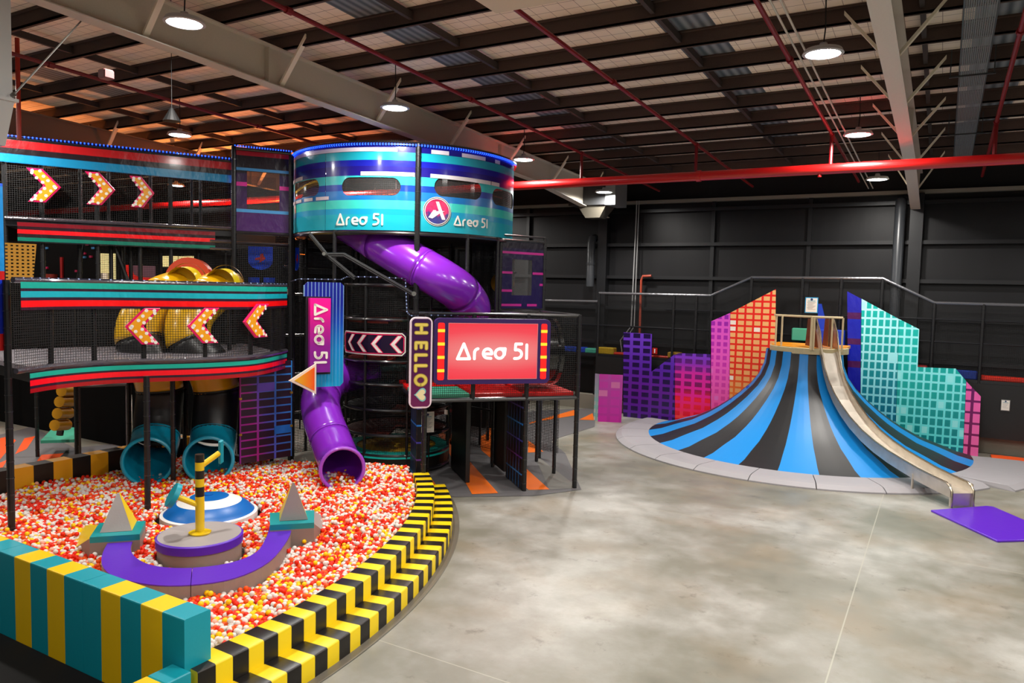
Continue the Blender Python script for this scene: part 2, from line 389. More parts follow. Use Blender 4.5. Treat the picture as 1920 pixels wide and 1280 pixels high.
for i, x in enumerate((-4.73, -8.88, -13.03, -17.18, -21.33, -25.48, 3.57, -.58)):
    m = MB()
    for a, b in zip(pur[:-1], pur[1:]): m.hexa([(x-.04, a, roofz(a, 9.36)), (x+.04, a, roofz(a, 9.36)), (x+.04, b, roofz(b, 9.36)), (x-.04, b, roofz(b, 9.36)), (x-.04, a, roofz(a, 9.5)), (x+.04, a, roofz(a, 9.5)), (x+.04, b, roofz(b, 9.5)), (x-.04, b, roofz(b, 9.5))])
    tag(m.build('purlin_bridging', M_bridge), 'dark bridging strut line crossing between the roof purlins', 'strut', 'bridging lines of the roof')
def rafter(x, c, label):
    t = thing('steel_rafter', (x, 29, 8.1), label, 'rafter'); M = mat('rafter_'+c, c, .45, var=.12)
    def bot(y): return roofz(y, 8.5) if y < 22.5 else roofz(22.5, 8.5)-(y-22.5)*.1
    ys = [-10, 5.6, 15, 22.5, 29.1]; m = MB()
    for a, b in zip(ys[:-1], ys[1:]): m.hexa([(x-.012, a, bot(a)), (x+.012, a, bot(a)), (x+.012, b, bot(b)), (x-.012, b, bot(b)), (x-.012, a, roofz(a, 9.26)), (x+.012, a, roofz(a, 9.26)), (x+.012, b, roofz(b, 9.26)), (x-.012, b, roofz(b, 9.26))])
    for yy in (11, 20.3, 27): m.box(x-.14, x+.14, yy-.01, yy+.01, bot(yy), roofz(yy, 9.2))
    m.build('web', M, t)
    for nm, f0, f1 in (('bottom_flange', lambda q: bot(q)-.02, lambda q: bot(q)), ('top_flange', lambda q: roofz(q, 9.24), lambda q: roofz(q, 9.27))):
        m = MB()
        for a, b in zip(ys[:-1], ys[1:]): m.hexa([(x-.15, a, f0(a)), (x+.15, a, f0(a)), (x+.15, b, f0(b)), (x-.15, b, f0(b)), (x-.15, a, f1(a)), (x+.15, a, f1(a)), (x+.15, b, f1(b)), (x-.15, b, f1(b))])
        m.build(nm, M, t)
    Mb = mat('brace_cream', 'f2e8d2', .5)
    for yy in pur[2::2]:
        for s in (-1, 1):
            m = MB(); A = Vector((x+s*.05, yy, bot(yy)+.03)); B = Vector((x+s*.78, yy, roofz(yy, 9.42))); d = Vector((0, .03, 0)); e = Vector((0, 0, .075))
            m.hexa([A-d*1.9, A+d*1.9, B+d*1.9, B-d*1.9, A-d*1.9+e, A+d*1.9+e, B+d*1.9+e, B-d*1.9+e]); m.build('fly_brace', Mb, t)
    return t
rafter(-12.35, 'cfc8b8', 'long grey-cream steel rafter running from top left down behind the round tower')
rafter(-1.0, 'd6cec2', 'pale steel rafter with paired braces at the right of the roof')
rafter(-23.6, '8d8272', 'beige steel rafter at far left behind the top deck')
rafter(10.4, 'b3ab9e', 'pale steel rafter beyond the right edge of the picture')
# ================================================================== pipes, duct, trays
M_red = mat('pipe_red', 'c00c0c', .35, coat=.4); M_redd = mat('pipe_dark_red', '7c0c14', .45)
m = MB(); 
m.tube([(x, 20.5, 8.22) for x in (-44, -30, -20, -10, 0, 16)], .13, 14); m.lathe([(.0, 8.03), (.05, 8.03), (.05, 8.1)], (-2.9, 20.5), 10)
for x in (-30, -15, -6, 4): m.tube([(x-.06, 20.5, 8.22), (x+.06, 20.5, 8.22)], .155, 14)
tag(m.build('main_pipe', M_red, smooth=True), 'thick bright red sprinkler main running across under the roof', 'pipe')
for i, (x, lab) in enumerate(((-9.55, 'thin dark red sprinkler pipe passing over the round tower'), (-6.1, 'thin dark red sprinkler pipe coming down from the white duct corner'), (-2.66, 'thin dark red sprinkler pipe beside the pair of white conduits'), (.82, 'thin dark red sprinkler pipe at the top right beside the cable tray'), (-16.5, 'thin dark red sprinkler pipe over the left playground decks'))):
    t = thing('sprinkler_pipe', (x, 20.5, 8.4), lab, 'pipe')
    m = MB(); m.tube([(x, yy, roofz(yy, 8.78)) for yy in (-5, 8, 20.4, 27.5)], .042, 8); m.build('pipe_run', M_redd, t, smooth=True)
    m = MB(); m.tube([(x, 20.5, roofz(20.5, 8.78)), (x, 20.5, 8.3)], .045, 8); m.build('drop_pipe', M_redd, t, smooth=True)
    m = MB()
    for yy in (9, 14.5, 20.5): m.tube([(x, yy-.06, roofz(yy, 8.78)), (x, yy+.06, roofz(yy, 8.78))], .065, 8)
    parts(m, 'coupling', M_redd, t, smooth=True)
for s, lab in ((-2.5, 'left one of two thin white conduits'), (-2.36, 'right one of two thin white conduits')):
    m = MB(); m.tube([(s, yy, roofz(yy, 8.82)) for yy in (-4, 10, 25, 29.2)], .018, 6); tag(m.build('conduit', mat('conduit_white', 'cfcac0', .5)), lab+' running up to the far wall', 'conduit', 'white conduits')
t = thing('cable_tray', (.25, 18, 9), 'dark perforated cable tray hanging under the roof at upper right', 'cable tray')
m = MB(); x0, x1 = .02, .47
m.add([(x0, 4, roofz(4, 8.9)), (x1, 4, roofz(4, 8.9)), (x1, 25.5, roofz(25.5, 8.9)), (x0, 25.5, roofz(25.5, 8.9))], [(0, 1, 2, 3)], [(0, 0), (.45, 0), (.45, 21.5), (0, 21.5)])
m.build('tray_mesh', netmat('tray_mesh', .03, .45, '6d7376'), t)
m = MB()
for x in (x0, x1): m.hexa([(x-.01, 4, roofz(4, 8.9)), (x+.01, 4, roofz(4, 8.9)), (x+.01, 25.5, roofz(25.5, 8.9)), (x-.01, 25.5, roofz(25.5, 8.9)), (x-.01, 4, roofz(4, 8.99)), (x+.01, 4, roofz(4, 8.99)), (x+.01, 25.5, roofz(25.5, 8.99)), (x-.01, 25.5, roofz(25.5, 8.99))])
parts(m, 'side_rail', mat('tray_grey', '5a5f61', .4, .6), t)
m = MB()
for yy in (7, 12, 17, 22): m.box(-.15, .62, yy-.02, yy+.02, roofz(yy, 8.87), roofz(yy, 8.9)); m.box(-.14, -.12, yy-.02, yy+.02, roofz(yy, 8.88), roofz(yy, 9.4)); m.box(.58, .6, yy-.02, yy+.02, roofz(yy, 8.88), roofz(yy, 9.4)); m.build('hanger', mat('tray_grey2', '3b3e40', .5), t); m = MB()
tag(MB().bevbox(-5.97, -4.2, 5.5, 9.67, 9.05, 9.75, .02).build('air_duct', mat('duct_cream', 'd8cbb4', .5)), 'cream rectangular air duct under the roof at the top centre', 'duct')
t = thing('hanging_duct', (-12, 27, 8.3), 'dark square air duct with pale end hanging before the far wall', 'duct')
MB().box(-12.95, -11.4, 26.7, 27.9, 8.32, 9.2).build('duct_box', mat('duct_dark', '2b2c2e', .4), t)
MB().box(-11.41, -11.0, 26.7, 27.9, 8.3, 9.25).build('end_plate', mat('duct_pale', 'aab0b0', .35, .5), t)
m = MB(); m.hexa([(-12.3, 26.9, 7.85), (-11.7, 26.9, 7.85), (-11.7, 27.5, 7.85), (-12.3, 27.5, 7.85), (-12.6, 26.8, 8.32), (-11.4, 26.8, 8.32), (-11.4, 27.7, 8.32), (-12.6, 27.7, 8.32)]); m.build('nozzle', mat('duct_nozzle', '4c483f', .5), t)
for (x, y, z0, z1, r, lab) in ((-12.95, 29.0, 5.2, 7.2, .17, 'dark round wall pipe below the hanging duct'), (-1.45, 28.95, 3.3, 8.3, .17, 'dark round downpipe beside the foot of the right rafter')):
    m = MB(); m.tube([(x, y, z0), (x, y, z1-.2), (x, y+.1, z1), (x, y+.35, z1+.05)], r, 16); m.tube([(x, y, z0+.9), (x, y, z0+1.0)], r+.02, 16); tag(m.build('downpipe', mat('pipe_grey', '34373b', .35), smooth=True), lab, 'pipe')
m = MB(); m.tube([(-11.0, 29, 8.7), (-11.0, 29, 7.9), (-11.05, 29, 3.6), (-11.5, 29, 3.0), (-11.45, 29.1, 2.5)], .025, 6); m.tube([(-10.9, 29, 8.7), (-10.92, 29, 3.6), (-11.3, 29, 3.0), (-11.35, 29.1, 2.5)], .02, 6)
tag(m.build('cable_bundle', mat('cable_grey', '9a9a9a', .4)), 'grey cables running down the far wall below the duct', 'cable')
m = MB(); m.tube([(-10.7, 29.1, 2.6), (-10.72, 29.1, 5.5), (-10.66, 29.1, 5.66), (-10.3, 29.1, 5.68)], .05, 8); tag(m.build('standpipe', mat('pipe_orange', 'a8432c', .5), smooth=True), 'rust orange pipe bending over on the far wall above the purple skyline', 'pipe')
# small cream tags on the purlins near the left rafter
for x, y in ((-10.9, 11.9), (-10.8, 13.4), (-10.9, 14.9), (-10.7, 16.4), (-10.9, 17.9), (-10.9, 19.4), (-10.9, 20.9)):
    z = roofz(y, 9.28); tag(MB().box(x-.06, x+.06, y-.035, y-.022, z+.12, z+.24).build('purlin_label', mat('cream_label', 'd8c69a', .6)), 'small square cream sticker on a roof purlin near the left rafter', 'sticker', 'cream stickers on the purlins')
# speaker, steel column at left edge, tie rod, smoke detector box
t = thing('pendant_speaker', tuple(P(322, 215, 14)), 'black cone pendant speaker hanging over the left playground', 'speaker'); p = P(322, 215, 14)
m = MB(); m.lathe([(0, p.z+.12), (.03, p.z+.12), (.16, p.z-.12), (0, p.z-.12)], (p.x, p.y), 16); m.build('cone', M_black, t); m = MB(); m.tube([(p.x, p.y, p.z+.12), (p.x, p.y, roofz(p.y, 9.59))], .006, 5); m.build('cable', M_black, t)
c0 = P(0, 180, 9.5); t = thing('steel_column', (c0.x, c0.y, 0), 'white steel column at the left edge of the picture', 'column')
m = MB(); m.box(c0.x-.3, c0.x+.06, c0.y-.12, c0.y+.12, c0.z-.02, 10.1); m.build('column_shaft', mat('column_white', 'd5d5d5', .4), t)
m = MB(); m.box(c0.x-.35, c0.x+.13, c0.y-.16, c0.y+.16, c0.z-.06, c0.z-.02); m.hexa([(c0.x-.3, c0.y-.1, c0.z-.6), (c0.x-.1, c0.y-.1, c0.z-.6), (c0.x-.1, c0.y+.1, c0.z-.6), (c0.x-.3, c0.y+.1, c0.z-.6), (c0.x-.3, c0.y-.12, c0.z-.06), (c0.x+.1, c0.y-.12, c0.z-.06), (c0.x+.1, c0.y+.12, c0.z-.06), (c0.x-.3, c0.y+.12, c0.z-.06)]); m.build('base_bracket', mat('column_white', 'd5d5d5', .4), t)
m = MB(); a, b = P(27, 176, 9.5), P(158, 33, 12.5); m.tube([a, b], .012, 6); m.tube([a-Vector((.05, 0, .02)), a], .03, 6); tag(m.build('tie_rod', mat('rod_grey', '77756f', .4, .7)), 'thin diagonal steel rod rising from the column at upper left', 'rod')
m = MB(); a, b = P(36, 262, 15.5), P(28, 0, 15.5); m.tube([(a.x, a.y, a.z), (a.x, a.y, 9.9)], .045, 8); tag(m.build('vertical_pipe', mat('pipe_redorange', 'b3331c', .45), smooth=True), 'red upright pipe dropping to the top deck at upper left', 'pipe')
p = P(199, 138, 12); tag(MB().bevbox(p.x-.09, p.x+.09, p.y-.09, p.y+.09, p.z-.09, p.z+.06, .02).build('sensor_box', mat('sensor_pink', '8c5a5a', .5)), 'small pinkish sensor box under the roof at upper left', 'box')
p = P(1262, 262, 20)
# ================================================================== ball pit surround
PCX, PCY = -18.69, 6.07; RO, RM, RI = 12.05, 11.65, 11.27
M_yel = mat('foam_yellow', 'f0cf10', .38, bump=.1, bs=25); M_blk = mat('foam_black', '17130f', .35, bump=.1, bs=25)
M_teal = mat('foam_teal', '0498aa', .42, bump=.1, bs=25); M_yel2 = mat('foam_yellow_deep', 'f6c808', .42, bump=.1, bs=25)
t = thing('foam_step_wall', (-7, 6, 0), 'curved two-step foam wall in black and yellow stripes around the ball pit', 'foam steps')
def rb(r, a, z): return (PCX+r*math.cos(a), PCY+r*math.sin(a), z)
A0, NST = math.radians(-3.6), 42
DA = math.radians(48.2)/NST
def stepring(ra, rb_, h, nm):
    m = MB(); b = .02
    prof = [(ra, 0), (ra, h-b), (ra+b*.4, h-b*.3), (ra+b, h), (rb_-b, h), (rb_-b*.4, h-b*.3), (rb_, h-b), (rb_, 0)]
    for i in range(NST):
        for s in range(2):
            m.k = i % 2; a0 = A0+DA*(i+s*.5); a1 = a0+DA*.5
            n0 = len(m.v); m.v += [rb(r, a, z) for a in (a0, a1) for r, z in prof]; m.uv += [(0, 0)]*16
            for q in range(7): m.f.append((n0+q, n0+8+q, n0+9+q, n0+q+1)); m.mi.append(m.k)
    for a in (A0, A0+DA*NST):
        n0 = len(m.v); m.v += [rb(r, a, z) for r, z in prof]; m.uv += [(0, 0)]*8; m.f.append(tuple(range(n0, n0+8))); m.mi.append(1)
    m.build(nm, [M_blk, M_yel], t, smooth=True)
stepring(RI, RM+.005, .60, 'upper_step'); stepring(RM, RO, .30, 'lower_step')
# dark floor mat edge that shows around the foot of the steps
m = MB(); n = 30; a0, a1 = math.radians(-6), math.radians(44)
for i in range(n):
    a, b = a0+(a1-a0)*i/n, a0+(a1-a0)*(i+1)/n
    m.add([rb(RO-.3, a, .012), rb(RO+.14, a, .012), rb(RO+.14, b, .012), rb(RO-.3, b, .012)], [(0, 1, 2, 3)])
tag(m.build('floor_edging', mat('edging_brown', '6d675c', .4)), 'thin grey-brown vinyl edging on the floor round the foot of the striped steps', 'edging')
# teal / yellow wall in front
SW = .3985; xr = -7.19
for mod in range(3):
    x1 = xr-mod*SW*5
    m = MB()
    for i in range(5):
        m.k = i % 2; X1, X0 = x1-i*SW, x1-(i+1)*SW; e = .004 if i in (0, 4) else 0
        X1 -= e if i == 0 else 0; X0 += e if i == 4 else 0; b = .018
        prof = [(5.27, 0), (5.27, 1.2-b), (5.275, 1.2-b*.3), (5.27+b, 1.2), (5.62-b, 1.2), (5.615, 1.2-b*.3), (5.62, 1.2-b), (5.62, 0)]
        n0 = len(m.v); m.v += [(x, y, z) for x in (X0, X1) for y, z in prof]; m.uv += [(0, 0)]*16
        for q in range(7): m.f.append((n0+q, n0+8+q, n0+9+q, n0+q+1)); m.mi.append(m.k)
        if i == 0: m.f.append(tuple(range(n0+8, n0+16))); m.mi.append(m.k)
        if i == 4: m.f.append(tuple(range(n0, n0+8))); m.mi.append(m.k)
    tag(m.build('foam_wall', [M_teal, M_yel2]), ['tall teal and yellow striped foam wall block at the right end of the front wall', 'tall teal and yellow striped foam wall block, second from the right end', 'tall teal and yellow striped foam wall block at the left edge of the picture'][mod], 'foam wall', 'striped blocks of the front wall')
m = MB()
for i in range(5): m.bevbox(-7.40, -7.07, 5.268-.32*(i+1)+.001, 5.268-.32*i, 0, .64, .012, i % 2)
tag(m.build('foam_step', [M_teal, M_yel2]), 'low teal and yellow striped foam bench butting against the front wall at the bottom edge', 'foam step')
# black floor mat in front of the wall
m = MB(); m.box(-16, -7.1, 2, 5.26, 0, .03); tag(m.build('floor_mat', mat('mat_black', '0e0d0d', .8, bump=.3, bs=120, var=.3, spec=.2)), 'black rubber floor mat before the teal and yellow wall', 'mat')
# back wall of the pit in black / orange-yellow blocks
M_oy = mat('foam_amber', 'eda814', .42, bump=.1)
m = MB(); y = 6.2; i = 0
while y < 12.6:
    m.k = i % 2; m.box(-17.3, -16.95, y, min(y+.42, 12.7), 0, .92, i % 2); y += .42; i += 1
tag(m.build('foam_wall', [M_blk, M_oy]), 'low black and amber striped foam wall along the far left side of the ball pit', 'foam wall')
tag(MB().box(-16.95, -14.7, 12.5, 12.65, 0, .7).build('foam_wall', M_blk), 'plain black foam edge at the back of the ball pit', 'foam wall')
# ================================================================== things standing in the pit
BL = .45
M_gry = mat('foam_grey', 'a39c9a', .5, bump=.15); M_grys = mat('foam_mauve_grey', '8f7f78', .5, bump=.15); M_pur = mat('foam_purple', '5a22b8', .42, bump=.15, bs=20); M_py = mat('steel_yellow', 'f0c808', .3, coat=.3)
M_tealf = mat('foam_teal_green', '0f8f94', .45)
out = [(193, 1035), (192, 1060), (215, 1080), (280, 1095), (357, 1096), (440, 1083), (505, 1052), (540, 1010), (548, 984)]
inn = [(253, 1003), (245, 1030), (262, 1050), (300, 1062), (360, 1064), (430, 1055), (480, 1035), (500, 1005), (506, 984)]
out = [(209, 1006)]+out; inn = [(256, 985)]+inn
def smooth_pts(pts, n=4):
    r = []
    for i in range(len(pts)-1):
        p0, p1, p2, p3 = pts[max(i-1, 0)], pts[i], pts[i+1], pts[min(i+2, len(pts)-1)]
        for q in range(n):
            s = q/n; r.append(.5*((2*p1)+(p2-p0)*s+(2*p0-5*p1+4*p2-p3)*s*s+(3*p1-p0-3*p2+p3)*s**3))
    r.append(pts[-1]); return r
po = smooth_pts([G(x, y, .64) for x, y in out]); pi_ = smooth_pts([G(x, y, .64) for x, y in inn])
t = thing('balance_beam', (-10.5, 6.8, 0), 'curved purple-topped foam beam winding round the front of the podium', 'balance beam')
half = 20
for nm, i0, i1 in (('beam_section', 0, half), ('beam_section', half, len(po)-1)):
    m = MB()
    for i in range(i0, i1):
        a, b, c, d = po[i], po[i+1], pi_[i+1], pi_[i]
        if i == half: sh = (b-a)*.06; a = a+sh; d = d+sh
        f = lambda p, z: (p.x, p.y, z)
        m.hexa([f(a, .0), f(b, .0), f(c, .0), f(d, .0), f(a, .625), f(b, .625), f(c, .625), f(d, .625)], 1)
        m.hexa([f(a, .62), f(b, .62), f(c, .62), f(d, .62), f(a, .64), f(b, .64), f(c, .64), f(d, .64)], 0)
    m.build(nm, [M_pur, M_grys], t)
# podium with post and arms
pc = P(375, 1003, 12.55); pc = Vector((pc.x, pc.y, 0)); t = thing('podium', pc, 'round grey-topped foam podium with purple rim standing in the balls', 'podium')
m = MB(); m.lathe([(.66, 0), (.66, .62)], pc[:2], 48); m.build('podium_base', M_grys, t, smooth=True)
m = MB(); m.lathe([(.66, .62), (.685, .63), (.69, .76), (.675, .775), (.655, .78)], pc[:2], 48); m.build('rim', M_pur, t, smooth=True)
m = MB(); m.lathe([(.655, .78), (.0, .785)], pc[:2], 48); m.build('top_pad', M_gry, t)
t = thing('climbing_post', (pc.x, pc.y, .78), 'yellow steel post with black bands and two padded arms on the podium', 'post')
pb = P(375, 1001, 12.55); bx, by = pb.x, pb.y; m = MB(); m.lathe([(0, .786), (.17, .786), (.18, .81), (.13, .83), (.075, .83)], (bx, by), 24); m.build('base_flange', M_py, t, smooth=True)
zt = 2.13; m = MB(); zs = [.8]+[D for D in (1.42, 1.585, 1.72, 1.86, 2.0, zt)]
for i in range(6): m.lathe([(.073, zs[i]), (.073, zs[i+1])]+([(.0, zt)] if i == 5 else []), (bx, by), 20, k=(i % 2))
m.build('pole', [M_py, M_blk], t, smooth=True)
q0 = P(376, 873, 12.55); q1 = P(411, 849, 12.7)
m = MB(); m.tube([Vector((bx, by, q0.z)), q1], .047, 12); m.build('arm', M_py, t, smooth=True)
q2 = P(368, 948, 12.5); q3 = P(325, 928, 12.3); q3b = P(329, 930, 12.3)
m = MB(); m.tube([Vector((bx, by, q2.z)), q3b], .047, 12); m.build('arm', M_py, t, smooth=True)
d = (q1-Vector((bx, by, q0.z))).normalized(); sd = d.cross(Vector((0, 0, 1))).normalized(); up = sd.cross(d)
m = MB(); e1, e2 = d*.04, sd*.045; hh = Vector((0, 0, .19))
m.hexa([q1-e2-hh, q1+e2-hh, q1+e2+d*.07-hh, q1-e2+d*.07-hh, q1-e2+hh, q1+e2+hh, q1+e2+d*.07+hh, q1-e2+d*.07+hh]); m.build('hand_pad', M_teal, t, bevel=.01)
d = (q3-Vector((bx, by, q2.z))).normalized(); sd = d.cross(Vector((0, 0, 1))).normalized(); up = sd.cross(d)
m = MB(); m.tube([q3b-d*.01, q3b+d*.075], .205, 24); m.build('round_pad', M_teal, t, smooth=True)
# dome
dc = P(393, 965, 14.75); t = thing('target_dome', (dc.x, dc.y, 0), 'low foam dome ringed blue and white like a target', 'dome')
prof = [(.90, .2), (.90, .48), (.84, .495), (.83, .5), (.78, .56), (.70, .63), (.60, .69), (.45, .755), (.36, .785), (.345, .79), (.28, .8), (.12, .81), (0, .815)]
M_wh = mat('vinyl_white', 'f0eeea', .4); M_bl = mat('vinyl_blue', '0a66b8', .38); m = MB()
m.lathe(prof, (dc.x, dc.y), 48, ks=[1, 1, 0, 0, 0, 0, 1, 1, 0, 0, 0, 0]); m.build('dome_body', [M_bl, M_wh], t, smooth=True)
m = MB(); m.lathe([(.08, .81), (.08, .83), (.0, .832)], (dc.x-.02, dc.y), 16); m.build('centre_button', M_bl, t, smooth=True)
# pyramids
def pyramid(base4, apex, slab4, zt, ramp, label, lab2):
    t = thing('foam_plinth', (slab4[0].x, slab4[0].y, 0), lab2, 'foam block')
    m = MB(); c = slab4; m.hexa([(p.x, p.y, zt-.1) for p in c]+[(p.x, p.y, zt) for p in c]); m.build('top_slab', M_tealf, t)
    m = MB(); m.hexa([(p.x, p.y, 0) for p in c]+[(p.x, p.y, zt-.1) for p in c]); m.build('plinth_base', M_grys, t)
    m = MB(); a, b, c_, d = ramp   # a,b top edge; c,d low edge
    m.add([(a.x, a.y, zt-.02), (b.x, b.y, zt-.02), (c_.x, c_.y, .3), (d.x, d.y, .3), (a.x, a.y, 0), (b.x, b.y, 0), (c_.x, c_.y, 0), (d.x, d.y, 0)], [(0, 1, 2, 3), (4, 7, 6, 5), (0, 3, 7, 4), (1, 5, 6, 2), (2, 6, 7, 3), (0, 4, 5, 1)]); m.mi[-6] = 0
    m.mi[-5:] = [1]*5; m.build('ramp', [M_yel, M_grys] if 'left' in label else [M_gry, M_grys], t)
    m = MB(); ap = [apex+Vector(((p.x-apex.x)*.08, (p.y-apex.y)*.08, 0)) for p in base4]
    n0 = len(m.v); m.hexa([(p.x, p.y, zt+.004) for p in base4]+[tuple(p) for p in ap]); m.mi[-4:] = [0, 1, 1, 1]; m.mi[-5] = 0
    tag(m.build('foam_pyramid', [M_gry, M_yel]), label, 'pyramid')
zt = .76
b = [G(187, 999, zt), G(247.5, 995, zt), G(257, 976, zt), G(200, 980, zt)]; ap = P(222, 924, 12.85)
pyramid(b, ap, [G(168, 1007, zt), G(262, 1001, zt), G(273, 976, zt), G(186, 980, zt)], zt, [G(168, 1007, zt), G(184, 981, zt), G(149, 985, .3), G(128, 1035, .3)], 'grey pyramid with yellow sides at the left end of the purple beam', 'teal-topped foam plinth under the left pyramid')
b = [G(524, 977, zt), G(577.5, 974, zt), G(572, 957, zt), G(524, 959, zt)]; ap = P(550, 905, 13.35)
pyramid(b, ap, [G(506, 984, zt), G(589, 979.5, zt), G(589, 956, zt), G(506, 961, zt)], zt, [G(589, 956, zt), G(589, 979.5, zt), G(613, 1000, .3), G(613, 972, .3)], 'grey pyramid with yellow sides at the right end of the purple beam', 'teal-topped foam plinth under the right pyramid')
# ================================================================== balls
BR = .0405
poly_o = [(p.x, p.y) for p in po]; poly_i = [(p.x, p.y) for p in pi_]; beam_poly = np.array(poly_o+poly_i[::-1])
def inside(poly, x, y):
    c = np.zeros(len(x), bool); n = len(poly)
    for i in range(n):
        x1, y1 = poly[i]; x2, y2 = poly[(i+1) % n]
        c ^= ((y1 > y) != (y2 > y)) & (x < (x2-x1)*(y-y1)/((y2-y1) or 1e-9)+x1)
    return c
def layer(z, sp, off):
    xs = np.arange(-17, -6.6, sp); ys = np.arange(5.6, 15.6, sp*.866); gx, gy = np.meshgrid(xs, ys); gx = gx+(np.arange(len(ys)) % 2)[:, None]*sp/2
    x = gx.ravel()+off+rng.normal(0, .010, gx.size); y = gy.ravel()+off*.6+rng.normal(0, .010, gx.size)
    d = np.hypot(x-PCX, y-PCY); ok = (d < RI-BR) & (y > 5.62+BR) & (x > -16.95+BR)
    # back edge of the pit, from (-16.9,12.4) to (-10.6,14.6)
    ok &= (y < 12.4+(x+16.9)*.36)
    ok &= ~inside(beam_poly, x, y)
    ok &= np.hypot(x-pc.x, y-pc.y) > .69+BR*.5
    ok &= np.hypot(x-dc.x, y-dc.y) > 1.0
    for q in ((-11.95, 7.5, .35), (-9.9, 9.35, .3)): ok &= np.hypot(x-q[0], y-q[1]) > q[2]
    x, y = x[ok], y[ok]
    zz = z+.05*np.sin(x*1.3+1)*np.cos(y*1.1)+rng.normal(0, .010, len(x))+.028*(np.sin(x*7.1+y*3)+np.cos(y*6.3-x*2))*.5+np.clip((y-11)*.03, -.03, .08)
    return x, y, zz
x1_, y1_, z1_ = layer(BL, .0785, 0); x2_, y2_, z2_ = layer(BL-.052, .0785, .042)
x3_, y3_, z3_ = layer(BL+.056, .0785, .039); kk = rng.random(len(x3_)) < .10; x3_, y3_, z3_ = x3_[kk], y3_[kk], z3_[kk]
bx_ = np.concatenate([x1_, x3_, x2_]); by_ = np.concatenate([y1_, y3_, y2_]); bz_ = np.concatenate([z1_, z3_, z2_]); top = np.arange(len(bx_)) < len(x1_)+len(x3_)
cl = np.array([noise.noise(Vector((a*1.1, b*1.1, 0))) for a, b in zip(bx_, by_)]); cl2 = np.array([noise.noise(Vector((a*2.3+9, b*2.3, 5))) for a, b in zip(bx_, by_)])
rr = rng.random(len(bx_)); near = np.clip((11.5-np.hypot(bx_, by_))/4, 0, 1)
wts = np.stack([.37+.3*cl, .04+0*cl, .30-.25*cl+.25*cl2-.18*near, .15+.1*cl2+.16*near, .11-.2*cl2+.07*near], 1).clip(.02); wts /= wts.sum(1, keepdims=True); cum = wts.cumsum(1)
ci = (rr[:, None] > cum).sum(1).clip(0, 4)
BM = [mat('ball_white', 'ded8d2', .42, spec=.3), mat('ball_blush', 'eeae98', .4, spec=.3), mat('ball_red', 'e22402', .42, spec=.3), mat('ball_orange', 'e65208', .42, spec=.3), mat('ball_yellow', 'f6c604', .4, spec=.3)]
BN = ['white', 'pale blush', 'red', 'orange', 'yellow']
def ico(sub):
    import bmesh
    b = bmesh.new(); bmesh.ops.create_icosphere(b, subdivisions=sub, radius=BR); V_ = np.array([v.co[:] for v in b.verts]); F_ = np.array([[v.index for v in f.verts] for f in b.faces]); b.free(); return V_, F_
pts = np.stack([bx_, by_, bz_], 1); v = pts-np.array(CC); fwn = np.array(fw)
dep = v@fwn; px = 960+FOC*(v@np.array(CR))/dep; py = 640-FOC*(v@np.array(CU))/dep
# hidden behind the front wall or behind the right end of it
tt = 5.62/pts[:, 1]; hw = CH+(pts[:, 2]-CH)*tt; hx = pts[:, 0]*tt
hid = ((hw < 1.21) & (hx < -7.19))
occ = inside(beam_poly, pts[:, 0]*.985, pts[:, 1]*.985)
vis = top & (px > 2) & (px < 1918) & (py < 1278) & ~hid & ~occ
order = np.where(vis, dep, 1e9).argsort(); indiv = order[:300]; mask = np.zeros(len(dep), bool); mask[indiv] = True
V3, F3 = ico(3); bme = []
for c in range(5):
    me = bpy.data.meshes.new('ball'); me.from_pydata(V3.tolist(), [], F3.tolist()); me.materials.append(BM[c]); me.polygons.foreach_set('use_smooth', [True]*len(F3)); bme.append(me)
for i in indiv:
    o = bpy.data.objects.new('pit_ball', bme[ci[i]]); COL.objects.link(o); o.location = pts[i]
    tag(o, '%s plastic ball lying in the corner of the ball pit nearest the camera' % BN[ci[i]], 'ball', 'plastic balls in the near corner of the pit')
V2, F2 = ico(2); V1, F1 = ico(1)
vs, fs, ms, n0 = [], [], [], 0
for sel, (VV, FF) in (((~mask) & top, (V2, F2)), ((~mask) & ~top, (V1, F1))):
    ix = np.where(sel)[0]; a = (pts[ix][:, None, :]+VV[None]).reshape(-1, 3); f = (FF[None]+(np.arange(len(ix))*len(VV))[:, None, None]).reshape(-1, 3)+n0
    vs.append(a); fs.append(f); ms.append(np.repeat(ci[ix], len(FF))); n0 += len(a)
vs = np.concatenate(vs); fs = np.concatenate(fs); ms = np.concatenate(ms)
me = bpy.data.meshes.new('pit_balls'); me.vertices.add(len(vs)); me.vertices.foreach_set('co', vs.ravel()); me.loops.add(len(fs)*3); me.loops.foreach_set('vertex_index', fs.ravel().astype(np.int32))
me.polygons.add(len(fs)); me.polygons.foreach_set('loop_start', np.arange(0, len(fs)*3, 3, dtype=np.int32)); me.polygons.foreach_set('loop_total', np.full(len(fs), 3, dtype=np.int32))
for q in BM: me.materials.append(q)
me.polygons.foreach_set('material_index', ms.astype(np.int32)); me.polygons.foreach_set('use_smooth', np.ones(len(fs), bool)); me.update(calc_edges=True)
o = bpy.data.objects.new('pit_balls', me); COL.objects.link(o); tag(o, 'sea of white, red, orange and yellow plastic balls filling the pit', 'balls', kind='stuff')
